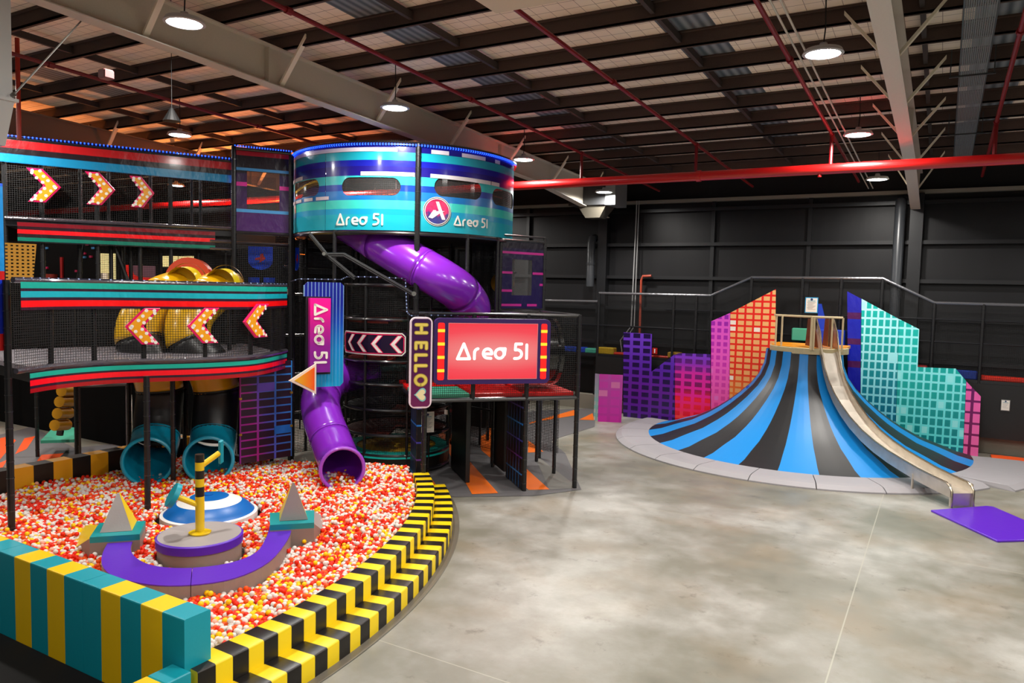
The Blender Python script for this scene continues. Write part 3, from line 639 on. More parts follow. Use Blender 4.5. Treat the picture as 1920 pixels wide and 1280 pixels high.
# a few balls in the mouth of the purple slide
mp_ = P(640, 880, 16.9)
for i in range(9):
    px_, py_ = 636+rng.normal(0, 7), 893+rng.normal(0, 7); p = P(px_, py_, 16.85+rng.random()*.2); p.z = .50+.06*(i % 3)+.02*rng.random()
    o = bpy.data.objects.new('pit_ball', bme[[0, 2, 0, 3, 2, 0, 2, 0, 3][i]]); COL.objects.link(o); o.location = p
    tag(o, '%s plastic ball lying inside the mouth of the purple tube slide' % ['white', 'red', 'white', 'orange', 'red', 'white', 'red', 'white', 'orange'][i], 'ball', 'balls in the purple slide mouth')
# ================================================================== volcano slide (right)
VX, VY = -3.95, 26.5
M_vb = mat('vinyl_sky_blue', '0884d2', .45, bump=.25, bs=3); M_vk = mat('vinyl_charcoal', '1a1a1c', .42, bump=.25, bs=3)
PR = [(5.06, .14), (4.6, .24), (4.13, .42), (3.55, .62), (3.02, .90), (2.7, 1.1), (2.39, 1.33), (2.0, 1.66), (1.64, 2.02), (1.4, 2.36), (1.25, 2.75), (1.2, 3.2)]
t = thing('slide_mound', (VX, VY, 0), 'large flared half-cone mound with black and sky blue stripes', 'slide mound')
bd = [-190, -178, -164.7, -151.3, -138.4, -125.5, -113, -100, -87.5, -75.2, -63, -50.5, -38, -25, -12, 0, 10]
cols = [1, 0]*8   # 0 black 1 blue, starting at -190
m = MB()
for i in range(len(bd)-1):
    for s in range(3):
        a0 = bd[i]+(bd[i+1]-bd[i])*s/3; a1 = bd[i]+(bd[i+1]-bd[i])*(s+1)/3
        m.lathe([(r, z) for r, z in PR], (VX, VY), 1, math.radians(a0), math.radians(a1), k=(cols[i]))
m.build('mound_skin', [M_vk, M_vb], t, smooth=True)
m = MB(); 
for a in (bd[0], bd[-1]):
    a = math.radians(a); m.add([(VX+r*math.cos(a), VY+r*math.sin(a), z) for r, z in PR]+[(VX, VY, 3.2), (VX, VY, 0), (VX+5.06*math.cos(a), VY+5.06*math.sin(a), 0)], [tuple(range(len(PR)+3))])
m.build('end_panel', M_vk, t)
# round blue knobs up the left side (climbing grips)
for px_, py_ in ((1363, 760), (1372, 749), (1403, 725), (1427, 712), (1445, 684), (1447, 672), (1452, 663)):
    a = math.radians(-172+rng.random()*10); p = YP(px_, py_, 25.8); r = math.hypot(p.x-VX, p.y-VY)
    m = MB(); m.lathe([(0, p.z+.05), (.05, p.z+.03), (.07, p.z-.02), (.05, p.z-.06)], (p.x, p.y), 10); m.build('grip_knob', mat('knob_blue', '1a3fc0', .3), t, smooth=True)
# grey padded ring, segment by segment
M_ring = mat('pad_grey', '9a979b', .55, bump=.2, bs=60)
ends = [168, 182, 195, 210, 224, 238, 252, 267, 283, 299, 314, 330, 347, 369]
for i in range(len(ends)-1):
    a0, a1 = math.radians(ends[i]), math.radians(ends[i+1]-.25); m = MB()
    m.lathe([(5.0, 0), (5.0, .15), (5.75, .15), (5.95, .13), (6.14, .04), (6.14, 0)], (VX, VY), 5, a0, a1)
    for a in (a0, a1): m.add([(VX+r*math.cos(a), VY+r*math.sin(a), z) for r, z in ((5.0, 0), (5.0, .15), (5.75, .15), (5.95, .13), (6.14, .04), (6.14, 0))], [(0, 1, 2, 3, 4, 5)])
    if i >= 10: m.v = [(x+(.55 if math.hypot(x-VX, y-VY) > 5.5 and i >= 11 else .0), y, z) for x, y, z in m.v]
    tag(m.build('safety_pad', M_ring), 'grey wedge-shaped safety pad in the ring round the striped mound', 'pad', 'grey safety pads round the mound')
# platform on top
t = thing('mound_platform', (VX, VY, 3.2), 'cream timber platform with rails on top of the striped mound', 'platform')
M_cream = mat('rail_cream', 'd2bd94', .4); M_timb = mat('timber_cream', 'c9b98f', .5, var=.2)
m = MB(); m.lathe([(1.24, 3.16), (1.24, 3.34), (1.2, 3.36)], (VX+.15, VY), 16, math.radians(-175), math.radians(-5)); m.build('edge_board', M_timb, t)
m = MB(); pts_ = [(VX+.15+1.2*math.cos(math.radians(a)), VY+1.2*math.sin(math.radians(a)), 3.33) for a in range(-175, 0, 17)]
m.poly([Vector(p) for p in pts_], (0, 0, .04)); m.box(VX-1.05, VX+1.3, VY, VY+1.2, 3.28, 3.37); m.build('deck', mat('pad_orange_yellow', 'e8921a', .4), t)
zr = 4.36
def platpt(px_, py_=None): return YP(px_, 620, 25.5)
rail = [YP(1453, 590, 26.1), YP(1457, 589, 25.75), YP(1522, 592, 25.25)]; m = MB(); m.tube([Vector((p.x, p.y, zr)) for p in rail], .035, 8); m.build('top_rail', M_cream, t)
m = MB(); m.tube([Vector((YP(1522, 592, 25.25).x, 25.25, zr)), Vector((YP(1581, 592, 25.35).x, 25.35, zr))], .035, 8); m.build('top_rail', M_cream, t)
for px_, Y_, r in ((1455, 25.85, .03), (1466, 25.6, .03), (1522, 25.25, .045), (1526.5, 25.25, .03), (1560, 25.6, .03), (1580, 25.35, .03)):
    p = YP(px_, 620, Y_); m = MB(); m.tube([(p.x, p.y, 3.3), (p.x, p.y, zr)], r, 8); m.build('rail_post', M_cream, t)
m = MB(); a, b = YP(1567, 590, 25.9), YP(1580, 590, 25.6)
# slide
sd = Vector((.616, -.788, 0)); sn = Vector((.788, .616, 0)); so = Vector((VX, VY, 0))+sn*.10
def sp(r, off, z): return so+sd*r+sn*off+Vector((0, 0, z))
prof = [(1.05, 3.38), (1.25, 3.36), (1.38, 3.12), (1.6, 2.62), (1.85, 2.24), (2.2, 1.86), (2.6, 1.55), (3.1, 1.25), (3.7, .98), (4.3, .79), (4.9, .65), (5.5, .55), (6.1, .46), (6.7, .40), (7.15, .37), (7.32, .36)]
hw_ = .29; t = thing('metal_slide', so+sd*7.3, 'stainless steel slide running down the right side of the striped mound', 'slide')
t_m = NT('stainless'); t_m.b.inputs['Metallic'].default_value = 1; nz = t_m.noise(4, 5); t_m.link(t_m.mix(nz, lin('eee6da'), lin('c8c0b4')), t_m.b.inputs['Base Color']); t_m.link(t_m.math('ADD', .30, t_m.math('MULTIPLY', nz, .25)), t_m.b.inputs['Roughness']); t_m.bump(nz, .15, .02); M_ss = t_m.m
m = MB(); n = len(prof)
for a, b in zip(prof[:-1], prof[1:]):
    m.add([sp(a[0], -hw_, a[1]), sp(a[0], hw_, a[1]), sp(b[0], hw_, b[1]), sp(b[0], -hw_, b[1])], [(0, 1, 2, 3)])
    m.add([sp(a[0], -hw_, a[1]-.02), sp(a[0], hw_, a[1]-.02), sp(b[0], hw_, b[1]-.02), sp(b[0], -hw_, b[1]-.02)], [(3, 2, 1, 0)])
m.build('chute_bed', M_ss, t, smooth=True)
m = MB(); m.hexa([sp(7.28, -hw_, .03), sp(7.32, -hw_, .03), sp(7.32, hw_, .03), sp(7.28, hw_, .03), sp(7.28, -hw_, .36), sp(7.32, -hw_, .36), sp(7.32, hw_, .36), sp(7.28, hw_, .36)]); m.build('end_plate', M_ss, t)
def sh(r): return .16+.06*min(1, max(0, (r-1.4)/1.0)) if r > 1.4 else .22+.7*min(1, (1.4-r)/.35)
for s in (-1, 1):
    m = MB()
    for a, b in zip(prof[:-1], prof[1:]):
        ha, hb = sh(a[0]), sh(b[0])
        for o1 in (0, .012): m.add([sp(a[0], s*(hw_+o1), a[1]-.1), sp(b[0], s*(hw_+o1), b[1]-.1), sp(b[0], s*(hw_+o1), b[1]+hb), sp(a[0], s*(hw_+o1), a[1]+ha)], [(0, 1, 2, 3)])
    m.build('side_panel', M_ss, t)
    path = [sp(.78, s*hw_, 3.4), sp(.78, s*hw_, 4.3), sp(.95, s*hw_, 4.34)]+[sp(r, s*hw_, z+sh(r)) for r, z in prof[1:-1]]+[sp(7.28, s*hw_, .52), sp(7.36, s*hw_, .42), sp(7.37, s*hw_, .03)]
    m = MB(); m.tube(path, .027, 8); m.build('hand_rail', mat('steel_bright', 'c9bda8', .25, 1), t, smooth=True)
    m = MB(); m.hexa([sp(.42, s*(hw_+.005), 3.4), sp(1.2, s*(hw_+.005), 3.38), sp(1.2, s*(hw_+.02), 3.38), sp(.42, s*(hw_+.02), 3.4), sp(.50, s*(hw_+.005), 4.28), sp(.9, s*(hw_+.005), 4.28), sp(.9, s*(hw_+.02), 4.28), sp(.50, s*(hw_+.02), 4.28)]); m.build('entry_panel', mat('steel_brown', '8a5a42', .35, .7), t)
    m = MB(); m.tube([sp(5.95, s*hw_, 0), sp(5.95, s*hw_, .5)], .03, 8); m.box(*(lambda q: (q.x-.07, q.x+.07, q.y-.07, q.y+.07))(sp(5.95, s*hw_, 0)), 0, .012); m.build('leg', M_ss, t, smooth=False)
m = MB(); m.tube([sp(.92, -hw_, 4.33), sp(.92, hw_, 4.33)], .027, 8); m.build('cross_bar', mat('steel_bright', 'c9bda8', .25, 1), t)
# purple mat
m = MB(); q = [G(1745, 957, 0), G(1852, 951, 0), G(1990, 1011, 0), G(1870, 1017, 0)]; q = [q[0], q[1], q[1]+(q[3]-q[0])*1.55, q[0]+(q[3]-q[0])*1.0]
qa = G(1745, 959, .0); qb = G(1849, 951, 0); qc = G(1870, 1017, 0); ww = (qb-qa); ll = (qc-qa); 
m = MB(); m.poly([Vector((p.x, p.y, 0)) for p in (qa, qc, qc+Vector((.75, .6, 0)), qc+ww+ll*.2, qb+Vector((.15, .02, 0)), qb)], (0, 0, .045))
tag(m.build('landing_mat', mat('mat_purple', '5b1fc0', .35, bump=.3, bs=6, coat=.3), bevel=.012), 'bright purple landing mat at the foot of the metal slide', 'mat')
# ================================================================== city skyline panels
def citypanel(name, pix, m_, label, Y=28.1, th=.03, holes=None, extra=None):
    pts_ = [YP(x, y, Y) for x, y in pix]; x0 = min(p.x for p in pts_)
    for p in pts_:
        if p.z < .2: p.z = 0
    uv = [(p.x-x0, p.z) for p in pts_]
    m = MB(); m.poly([Vector((p.x, Y+th, p.z)) for p in pts_], (0, -th, 0), uvs=uv)
    return tag(m.build(name, m_), label, 'panel', 'city skyline panels')
Gp = lambda c1, c2, c3='x': None
M1 = gridmat('city_violet', [(0, '2a1450'), (1, '1f1040')], [(0, '5a1ea0'), (.35, '6a1f9c'), (.6, '5c26a8'), (1, '6c3ac0')], .425, .29, .68, .62, rough=.3, z1=3.4)
citypanel('skyline_panel', [(1168, 795), (1265, 795), (1265, 664), (1221, 697), (1222, 626), (1169, 623)], M1, 'dark violet skyline panel with dark windows, second from the left')
M2 = gridmat('city_magenta', [(0, 'e0102a'), (.35, 'ff1838'), (.5, '8a1050'), (.75, '7a1f80'), (1, '3a1c70')], [(0, 'ff5a20'), (.18, 'ff2060'), (.45, 'f01c9c'), (.7, 'e02aa0'), (.85, '8a30b8'), (1, '7a3cc8')], .41, .29, .68, .62, rough=.3, z1=2.75)
citypanel('skyline_panel', [(1265.5, 795), (1332, 795), (1332, 664), (1273, 662), (1265.5, 665)], M2, 'magenta to red skyline panel, third from the left')
M3 = gridmat('city_pink', [(0, 'f04a90'), (.5, 'd838b0'), (1, '8a18a8')], [(0, 'ff5aa8'), (.5, 'f45cc0'), (1, 'd850c8')], .245, .255, .6, .62, alt='f070c8', altp=.12, rough=.3, z1=4.4)
citypanel('skyline_panel', [(1333, 795), (1367, 795), (1369, 586.5), (1333.5, 602)], M3, 'narrow pink and purple skyline panel left of the orange one')
M4 = gridmat('city_orange', [(0, 'f0a060'), (.4, 'f2a866'), (1, 'f0b878')], [(0, 'f08a2a'), (.25, 'f0762a'), (.4, 'e8301c'), (1, 'e81c1c')], .293, .229, .74, .68, alt='f6e6d6', altp=.06, rough=.3, z1=5.3)
citypanel('skyline_panel', [(1367.5, 795), (1452, 795), (1454.5, 542), (1369.5, 586)], M4, 'tall orange and red skyline panel rising beside the mound platform')
M5 = gridmat('city_pinksmall', [(0, 'd81cb0'), (1, 'e440bc')], [(0, 'c81aa4'), (1, 'dc50c0')], .46, .33, .72, .7, alt='f080c0', altp=.1, rough=.3, z1=1.8)
pa, pb_, = G(1121, 790), G(1165, 792); fr = Fr(pa, pb_, 0); m = MB(); m.slab(fr.O, fr.U, fr.V, fr.N, 0, fr.w, 0, YP(1121, 701, pa.y).z, -.03, 0)
tag(m.build('skyline_panel', M5), 'low pink skyline panel at the left end of the row', 'panel', 'city skyline panels')
pa = G(1113, 787); fr2 = Fr(pa, G(1120.5, 789), 0); m = MB(); m.slab(fr2.O, fr2.U, fr2.V, fr2.N, 0, fr2.w, 0, YP(1115, 700, pa.y).z, -.03, 0)
tag(m.build('skyline_panel', gridmat('city_paleteal', [(0, 'd8f4ec'), (1, 'b8b0d0')], [(0, '8ad8d8'), (.4, 'a0e0dc'), (1, 'c0a8d0')], .2, .3, .5, .5, z1=1.8)), 'thin pale teal skyline strip at the far left of the row', 'panel', 'city skyline panels')
M6 = vstripe('city_navy', [(0, '14149c'), (.2, '141a9c'), (.3, '4a1050'), (.345, '141a9c'), (.5, '4a1050'), (.54, '1420a8'), (.65, '4a1050'), (.69, '1420a8'), (.82, '4a1050'), (.86, '2020a0'), (1, '281060')], 0, 5.2)
citypanel('skyline_panel', [(1589, 850), (1611, 850), (1615, 560), (1588.5, 546)], M6, 'narrow navy blue skyline panel right of the mound platform')
M7 = gridmat('city_teal', [(0, '085a80'), (.12, '0a6c90'), (.35, '087c94'), (.7, '0ca09c'), (1, '12b4aa')], [(0, '5cc0f0'), (.3, '84e0f0'), (.6, 'a0ecf2'), (1, 'b4f2f6')], .197, .29, .70, .76, alt='a0ecf0', altp=.07, rough=.3, ou=.1, z1=5)
citypanel('skyline_panel', [(1611.5, 853), (1677, 853), (1685.5, 598), (1615.5, 560)], M7, 'tall teal skyline panel with square windows')
M8 = gridmat('city_teal_low', [(0, '0a6884'), (.15, '0a8c90'), (.5, '0ca8a0'), (1, '12b4aa')], [(0, '58e0e4'), (.4, '78ecec'), (1, 'a4f2f6')], .215, .29, .72, .76, alt='96f0f0', altp=.12, rough=.3, z1=4.1)
citypanel('skyline_panel', [(1677.5, 853), (1805, 855), (1811.5, 714), (1792, 691), (1720.5, 688), (1723.5, 617), (1686, 598)], M8, 'wide stepped teal skyline panel between the tall teal and pink ones')
M9 = gridmat('city_hotpink', [(0, 'f468b0'), (1, 'f060b0')], [(0, '7a0c50'), (1, '6a1060')], .30, .36, .72, .8, ou=.2, z1=2.4)
citypanel('skyline_panel', [(1805.5, 856), (1833.5, 858), (1839, 743), (1812, 715)], M9, 'narrow hot pink skyline panel at the right end of the row')
# ================================================================== raised walkway with nets behind the mound
M_post = mat('post_foam', '131315', .38, bump=.3, bs=30); M_tie = mat('tie_glint', '2b2b2e', .25, coat=.5)
M_net = netmat('net_black', .05, .17, '060607'); M_netd = netmat('net_dense', .05, .34, '060607'); M_rail = mat('rail_foam', '1a1a1d', .3, coat=.5); M_silver = mat('rail_wrap', '6e6e72', .25, .5, bump=.6, bs=18)
def post(m, x, y, z0, z1, r=.055, ties=True):
    m.tube([(x, y, z0), (x, y, z1)], r, 10, k=0)
    if ties:
        z = z0+.2
        while z < z1-.05: m.tube([(x, y, z-.008), (x, y, z+.008)], r+.006, 10, k=1); z += .3
    return m
t = thing('raised_walkway', (-5, 28.8, 0), 'black netted walkway on posts behind the striped mound', 'walkway')
top = [(-15.6, 4.55), (-12.45, 4.58), (-12.4, 4.93), (-7.75, 4.95), (-6.25, 5.66), (-1.85, 5.68), (-.25, 4.89), (6, 4.89)]
m = MB(); m.tube([(x, 28.72, z) for x, z in top], .05, 8); m.build('top_rail', M_silver, t, smooth=True)
px_ = [(-15.6, 4.55), (-12.4, 4.93), (-9.2, 4.93), (-8.3, 4.93), (-7.7, 4.95), (-6.25, 5.66), (-4.45, 5.66), (-3.15, 5.66), (-1.85, 5.66), (-.25, 4.89), (1.15, 4.89), (3, 4.89)]
for x, z in px_: post(MB(), x, 28.72, 0, z).build('post', [M_post, M_tie], t)
m = MB()
for a, b in zip(top[:-1], top[1:]):
    if b[0]-a[0] > .1: m.add([(a[0], 28.74, 2.4), (b[0], 28.74, 2.4), (b[0], 28.74, b[1]), (a[0], 28.74, a[1])], [(0, 1, 2, 3)], [(a[0], 2.4), (b[0], 2.4), (b[0], b[1]), (a[0], a[1])])
m.build('net', M_net, t)
m = MB(); m.box(-15.6, 6, 28.68, 29.2, 2.28, 2.4); m.build('deck', M_rail, t)
m = MB(); m.tube([(-15.6, 28.72, 3.6), (6, 28.72, 3.6)], .03, 6); m.tube([(-9.5, 28.72, 4.35), (6, 28.72, 4.35)], .03, 6); m.build('mid_rail', M_rail, t)
MB().box(-12.4, 6, 28.62, 28.66, .55, 2.3).build('kick_panel', mat('panel_black', '0d0d0e', .5), t)
for x0, x1, z1, c, lab in ((-15.2, -13.0, 2.62, '1540b8', 'blue padded block on the walkway left of the skyline'), (-13.0, -12.45, 2.6, '48a890', 'pale green padded block on the walkway left of the skyline'), (-12.4, -11.7, 2.68, 'b8961c', 'yellow block on the walkway above the low pink panel'), (-11.7, -10.9, 2.5, 'c02a14', 'red pad on the walkway above the low pink panel'),
    (-10.2, -9.0, 2.48, 'c02a14', 'red pad on the walkway in the gap of the violet skyline'), (-9.4, -8.9, 2.66, 'b88a14', 'yellow block on the walkway in the gap of the violet skyline'), (-.9, -.35, 2.75, 'b01818', 'dark red ball-shaped pad on the walkway right of the teal skyline'), (.2, 1.1, 2.68, '14389c', 'dark blue roll on the walkway right of the teal skyline'), (1.2, 4.2, 2.55, 'e0280e', 'red edge pad on the walkway at the right edge')):
    m = MB(); m.bevbox(x0, x1, 28.78, 29.15, 2.4, z1, .03); tag(m.build('padded_block', mat('pad_'+c, c, .4)), lab, 'pad', 'padded blocks on the walkway')
m = MB(); m.bevbox(-4.7, -3.9, 28.45, 28.95, 3.4, 3.85, .03); tag(m.build('padded_block', mat('pad_mint', '4aa888', .4)), 'mint green netted pad behind the mound platform rail', 'pad')
m = MB(); m.bevbox(-3.85, -2.9, 28.3, 28.95, 3.2, 3.85, .03); m.hexa([(-3.85, 28.5, 3.85), (-3.5, 28.5, 3.85), (-3.5, 28.6, 3.85), (-3.85, 28.6, 3.85), (-3.85, 28.5, 4.75), (-3.75, 28.5, 4.75), (-3.75, 28.6, 4.75), (-3.85, 28.6, 4.75)]); tag(m.build('padded_block', mat('pad_blue', '1238b0', .4)), 'blue soft block behind the mound platform rail', 'pad')
# notices
def notice(fr, w_, h_, label, edge, name='notice_board', lines=9, logo=True):
    t = thing(name, fr.O, label, 'notice'); m = MB(); m.slab(fr.O, fr.U, fr.V, fr.N, 0, w_, 0, h_, 0, .02); nf = m.build('frame', edge, t)
    m = MB(); m.slab(fr.O, fr.U, fr.V, fr.N, w_*.06, w_*.94, h_*.05, h_*.95, .02, .026); m.build('paper', mat('paper', 'dcd9d0', .6), nf)
    m = MB(); m.k = 0
    for i in range(lines):
        v = h_*(.68-.52*i/lines); a = w_*(.16+.03*((i*7) % 3)); b = w_*(.84-.08*((i*5) % 4)); m.slab(fr.O, fr.U, fr.V, fr.N, a, b, v, v+h_*.018, .026, .028, 0)
    m.slab(fr.O, fr.U, fr.V, fr.N, w_*.2, w_*.8, h_*.75, h_*.785, .026, .028, 1)
    m.disc(fr.p(w_*.5, h_*.87, .029), fr.U, fr.V, w_*.1, 14, 2); m.build('print', [mat('ink_grey', '7c7c80', .6), mat('ink_teal', '2a8a9a', .6), mat('ink_navy', '102a5c', .6)], nf)
a, b = YP(1509, 586, 27.6), YP(1533, 586, 27.6); fr = Fr(a, b, a.z); notice(fr, fr.w, YP(1509, 557, 27.6).z-a.z, 'notice in a bright blue frame above the mound platform', mat('frame_blue', '2a98d0', .4))
a, b = YP(1876, 769, 28.61), YP(1893, 769, 28.61); fr = Fr(a, b, a.z); notice(fr, fr.w, YP(1876, 749, 28.55).z-a.z, 'small grey framed notice on the black wall at the right edge', mat('frame_grey', '8a8a88', .4), lines=5)
p = YP(1226, 658, 28.6); m = MB(); m.box(p.x-.1, p.x+.1, 28.7, 28.75, p.z-.12, p.z+.12, 0); m.box(p.x-.02, p.x+.02, 28.69, 28.7, p.z-.08, p.z+.08, 1); tag(m.build('fire_sign', [mat('sign_red', 'b01c10', .4), M_wh]), 'tiny red sign with a white bar above the gap of the violet skyline', 'sign')
# floor mats at far right
m = MB(); m.box(1.6, 5, 26.9, 28.5, 0, .05); tag(m.build('floor_mat', mat('mat_orange', 'f0561a', .5)), 'orange floor mat behind the grey pads at the right edge', 'mat')
# ================================================================== vinyl and signs shared
M_cord = mat('wire_black', '101012', .4)
M_led = emis('led_blue', '1c48ff', 4); M_led_dim = mat('led_off', '8ea0c8', .3)
M_clear = NT('clear_vinyl'); M_clear.b.inputs['Roughness'].default_value = .08; M_clear.b.inputs['Alpha'].default_value = .10; M_clear.b.inputs['Base Color'].default_value = (.3, .3, .3, 1); M_clear = M_clear.m
M_white = mat('print_white', 'eee8e0', .35)
def ledstring(path, label, sp=.09, r=.016, on=True):
    """dark hose with small blue lights"""
    path = [Vector(p) for p in path]; m = MB(); m.tube(path, r, 6, k=0)
    acc = 0
    for a, b in zip(path[:-1], path[1:]):
        L = (b-a).length; d = (b-a)/L; s = sp-acc
        while s < L:
            q = a+d*s; m.tube([q-d*.015, q+d*.015], r*1.2, 6, k=1); s += sp
        acc = (L-(s-sp))
    return tag(m.build('light_rope', [mat('rope_blue', '0a1458', .3), M_led] if on else [mat('rope_dark', '1a1d30', .3), M_led_dim]), label, 'light rope')
def polyline_sub(pts, n=6):
    r = [Vector((p[0], p[1], 0)) for p in pts]; out = smooth_pts(r, n); return [(p.x, p.y) for p in out]
# ================================================================== left deck structure
TF = 3.32                       # top of the lower deck edge
dl = [(28, 700), (102, 690), (192, 683), (274, 680), (387, 677), (480, 671), (535, 660)]
deckpts = [G(x, y, TF) for x, y in dl]; deckpts = [(p.x, p.y) for p in deckpts]
curve = polyline_sub(deckpts, 5); fine = polyline_sub(deckpts, 30)
t = thing('play_deck', (deckpts[0][0], deckpts[0][1], 0), 'lower playground deck with curved striped front and black netting over the ball pit', 'play structure')
# deck pads
back = [(-16.9, 14.3), (-17.8, 12.4), (-18.6, 10.6), (-19.0, 9), (-18.3, 8.2)]
m = MB(); m.poly([Vector((x, y, 3.2)) for x, y in curve[4:]+back], (0, 0, .1)); m.build('deck_pad', mat('deck_grey', 'a59ea6', .25, bump=.4, bs=5, coat=.5, var=.3), t)
m = MB(); m.poly([Vector((x, y, 3.0)) for x, y in curve[4:]+back], (0, 0, .19)); m.build('deck_frame', M_rail, t)
def offs(c, d):   # move a plan curve towards the camera side
    r = []
    for i, p in enumerate(c):
        a = c[max(i-1, 0)]; b = c[min(i+1, len(c)-1)]; tx, ty = b[0]-a[0], b[1]-a[1]; L = math.hypot(tx, ty); nx, ny = ty/L, -tx/L
        r.append((p[0]+nx*d, p[1]+ny*d))
    return r
crv = offs(curve, .04); Lc = sum(math.hypot(a[0]-b[0], a[1]-b[1]) for a, b in zip(curve[:-1], curve[1:]))
# lower banner (droops under the edge), upper banner
B1 = vstripe('banner_low', [(0, 'a00c14'), (.2, '2a1226'), (.33, 'f20c20'), (.60, '2a1226'), (.70, '18a894'), (.93, '241624')], 2.93, 3.31)
m = MB(); m.strip(crv[2:], 2.93, 3.31); o = m.build('vinyl_banner', B1, t)
B2 = vstripe('banner_mid', [(0, '2a1226'), (.10, 'f00a10'), (.33, '2a1226'), (.44, '14a4b4'), (.66, '2a1226'), (.76, '18a090'), (.98, '101a40')], 4.42, 4.93)
m = MB(); m.strip(crv[1:], 4.42, 4.92); m.build('vinyl_banner', B2, t)
m = MB(); m.tube([(x, y, 3.36) for x, y in offs(curve, .02)], .05, 8); m.build('edge_rail', mat('wrap_shiny', '3c3840', .2, coat=1, bump=.8, bs=25), t, smooth=True)
m = MB(); m.tube([(x, y, 4.95) for x, y in offs(curve, .0)], .05, 8); m.build('top_rail', mat('wrap_shiny', '3c3840', .2), t, smooth=True)
m = MB(); m.add([(x, y, 4.9) for x, y in curve+back], [tuple(range(len(curve+back)))], [(x, y) for x, y in curve+back]); m.build('top_net', M_net, t)
m = MB(); m.strip(curve, 3.32, 4.45); m.build('front_net', M_net, t)
m = MB(); m.strip([curve[-1]]+[(-16.9, 14.3), (-19.3, 10.6), (-19.5, 8), (-17.5, 6.2)], 3.3, 4.9); m.build('back_net', M_netd, t)
for px_, yb_ in ((78, 688), (187, 685), (272, 681), (385, 677), (480, 672), (530, 660)):
    p = G(px_, yb_, TF); q_ = min(range(len(fine)), key=lambda i: (fine[i][0]-p.x)**2+(fine[i][1]-p.y)**2); ins_ = offs(fine, -.08)[q_]; post(MB(), ins_[0], ins_[1], 3.2, 4.95, .05).build('post', [M_post, M_tie], t)
for px_, yy in ((140, 600), (240, 600), (297, 600), (345, 605), (430, 590), (510, 600)):
    p = P(px_, yy, 18.6); post(MB(), p.x, p.y, 0, 4.9, .05).build('post', [M_post, M_tie], t)
p = G(22, 993, BL); post(MB(), p.x, p.y, 0, 4.95, .06).build('post', [M_post, M_tie], t)
p = G(277, 950, BL); post(MB(), p.x, p.y, 0, 3.1, .06).build('post', [M_post, M_tie], t)
p = G(325, 903, BL); post(MB(), p.x, p.y, 0, 3.1, .055).build('post', [M_post, M_tie], t)
for px_, yb_ in ((350, 850), (448, 868), (547, 868), (148, 838), (70, 830)):
    p = G(px_, yb_, .4); post(MB(), p.x, p.y, 0, 3.1, .05).build('post', [M_post, M_tie], t)
ledstring([(x, y, 4.99) for x, y in offs(curve, .03)], 'dim light rope along the top of the middle striped banner', .2, .012, False)
# blue vinyl panel and column at the far left edge
A = P(-40, 620, 13.0); B = P(11, 620, 13.3); fr = Fr(A, B, P(5, 627, 13.2).z); hh = P(5, 345, 13.2).z-fr.O.z
m = MB(); m.slab(fr.O, fr.U, fr.V, fr.N, 0, fr.w, 0, hh, -.02, 0); tag(m.build('vinyl_panel', vstripe('blue_panel', [(0, '1530c8'), (.33, '1538d0'), (.36, 'd01818'), (.42, '1590e0'), (.98, '2060f0')], 0, hh)), 'bright blue vinyl panel cut by the left edge of the picture', 'panel')
m = MB(); z = P(5, 658, 13.2).z; m.slab(Vector((fr.O.x, fr.O.y, z)), fr.U, fr.V, fr.N, 0, fr.w, 0, .3, .0, .03); tag(m.build('edge_pad', mat('pad_red', 'd81010', .35)), 'red pad below the blue vinyl panel at the left edge', 'pad')
# ================================================================== upper deck behind (6.4 m level)
UA, UB = P(10, 412, 18.2), P(440, 428, 20.4)
t = thing('upper_play_deck', (UA.x, UA.y, 0), 'top left playground deck with striped banners and netting', 'play structure')
f = Fr(UA, UB, 0); W_ = f.w; u0_ = -1.6
z8a, z8b = 8.36, 8.28
def up(u, v, w_=0): return f.p(u, v, w_)
B3 = vstripe('banner_top', [(0, '0a6a9c'), (.03, '1088b8'), (.36, '0c5c88'), (.38, '1a0e16'), (.62, '8a0a1c'), (.64, 'c01018'), (.97, '141014')], -.52, .05)
m = MB(); m.add([up(u0_, 7.8, .05), up(W_, 7.68, .05), up(W_, 8.24, .05), up(u0_, 8.36, .05)], [(0, 1, 2, 3)], [(0, -.52), (W_, -.52), (W_, .05), (0, .05)]); m.build('vinyl_banner', B3, t)
B4 = vstripe('banner_third', [(0, '101010'), (.06, '0e7460'), (.24, '241418'), (.42, 'f01018'), (.62, '2a0c14'), (.78, '7a0a18'), (.97, '161214')], 5.86, 6.36)
m = MB(); m.slab(up(0, 0), f.U, f.V, f.N, .25, W_*.905, 5.86, 6.36, .02, .05); m.build('vinyl_banner', B4, t)
m = MB(); m.add([up(0, 6.4, 0), up(W_, 6.4, 0), up(W_, 7.72, 0), up(0, 7.85, 0)], [(0, 1, 2, 3)], [(0, 6.4), (W_, 6.4), (W_, 7.72), (0, 7.85)]); m.build('front_net', M_net, t)
m = MB(); m.slab(up(0, 0), f.U, f.V, f.N, 0, W_, 6.25, 6.4, -1.5, 0); m.build('deck', M_rail, t)
m = MB(); m.tube([up(0, 6.43, .03), up(W_, 6.45, .03)], .05, 8); m.tube([up(W_*.88, 6.1, .03), up(W_, 6.1, .03)], .05, 8); m.tube([up(W_*.88, 5.9, .03), up(W_, 5.9, .03)], .04, 8); m.build('edge_rail', mat('wrap_shiny', '3c3840', .2), t)
m = MB(); m.tube([up(u0_, 8.4, 0), up(W_, 8.28, 0)], .05, 8); m.build('top_rail', M_rail, t)
def upx(px_): r = ray(px_, 400); d = f.N; tt = ((f.O-CC).dot(f.N))/(r.dot(f.N)); q = CC+r*tt; return (q-f.O).dot(f.U)
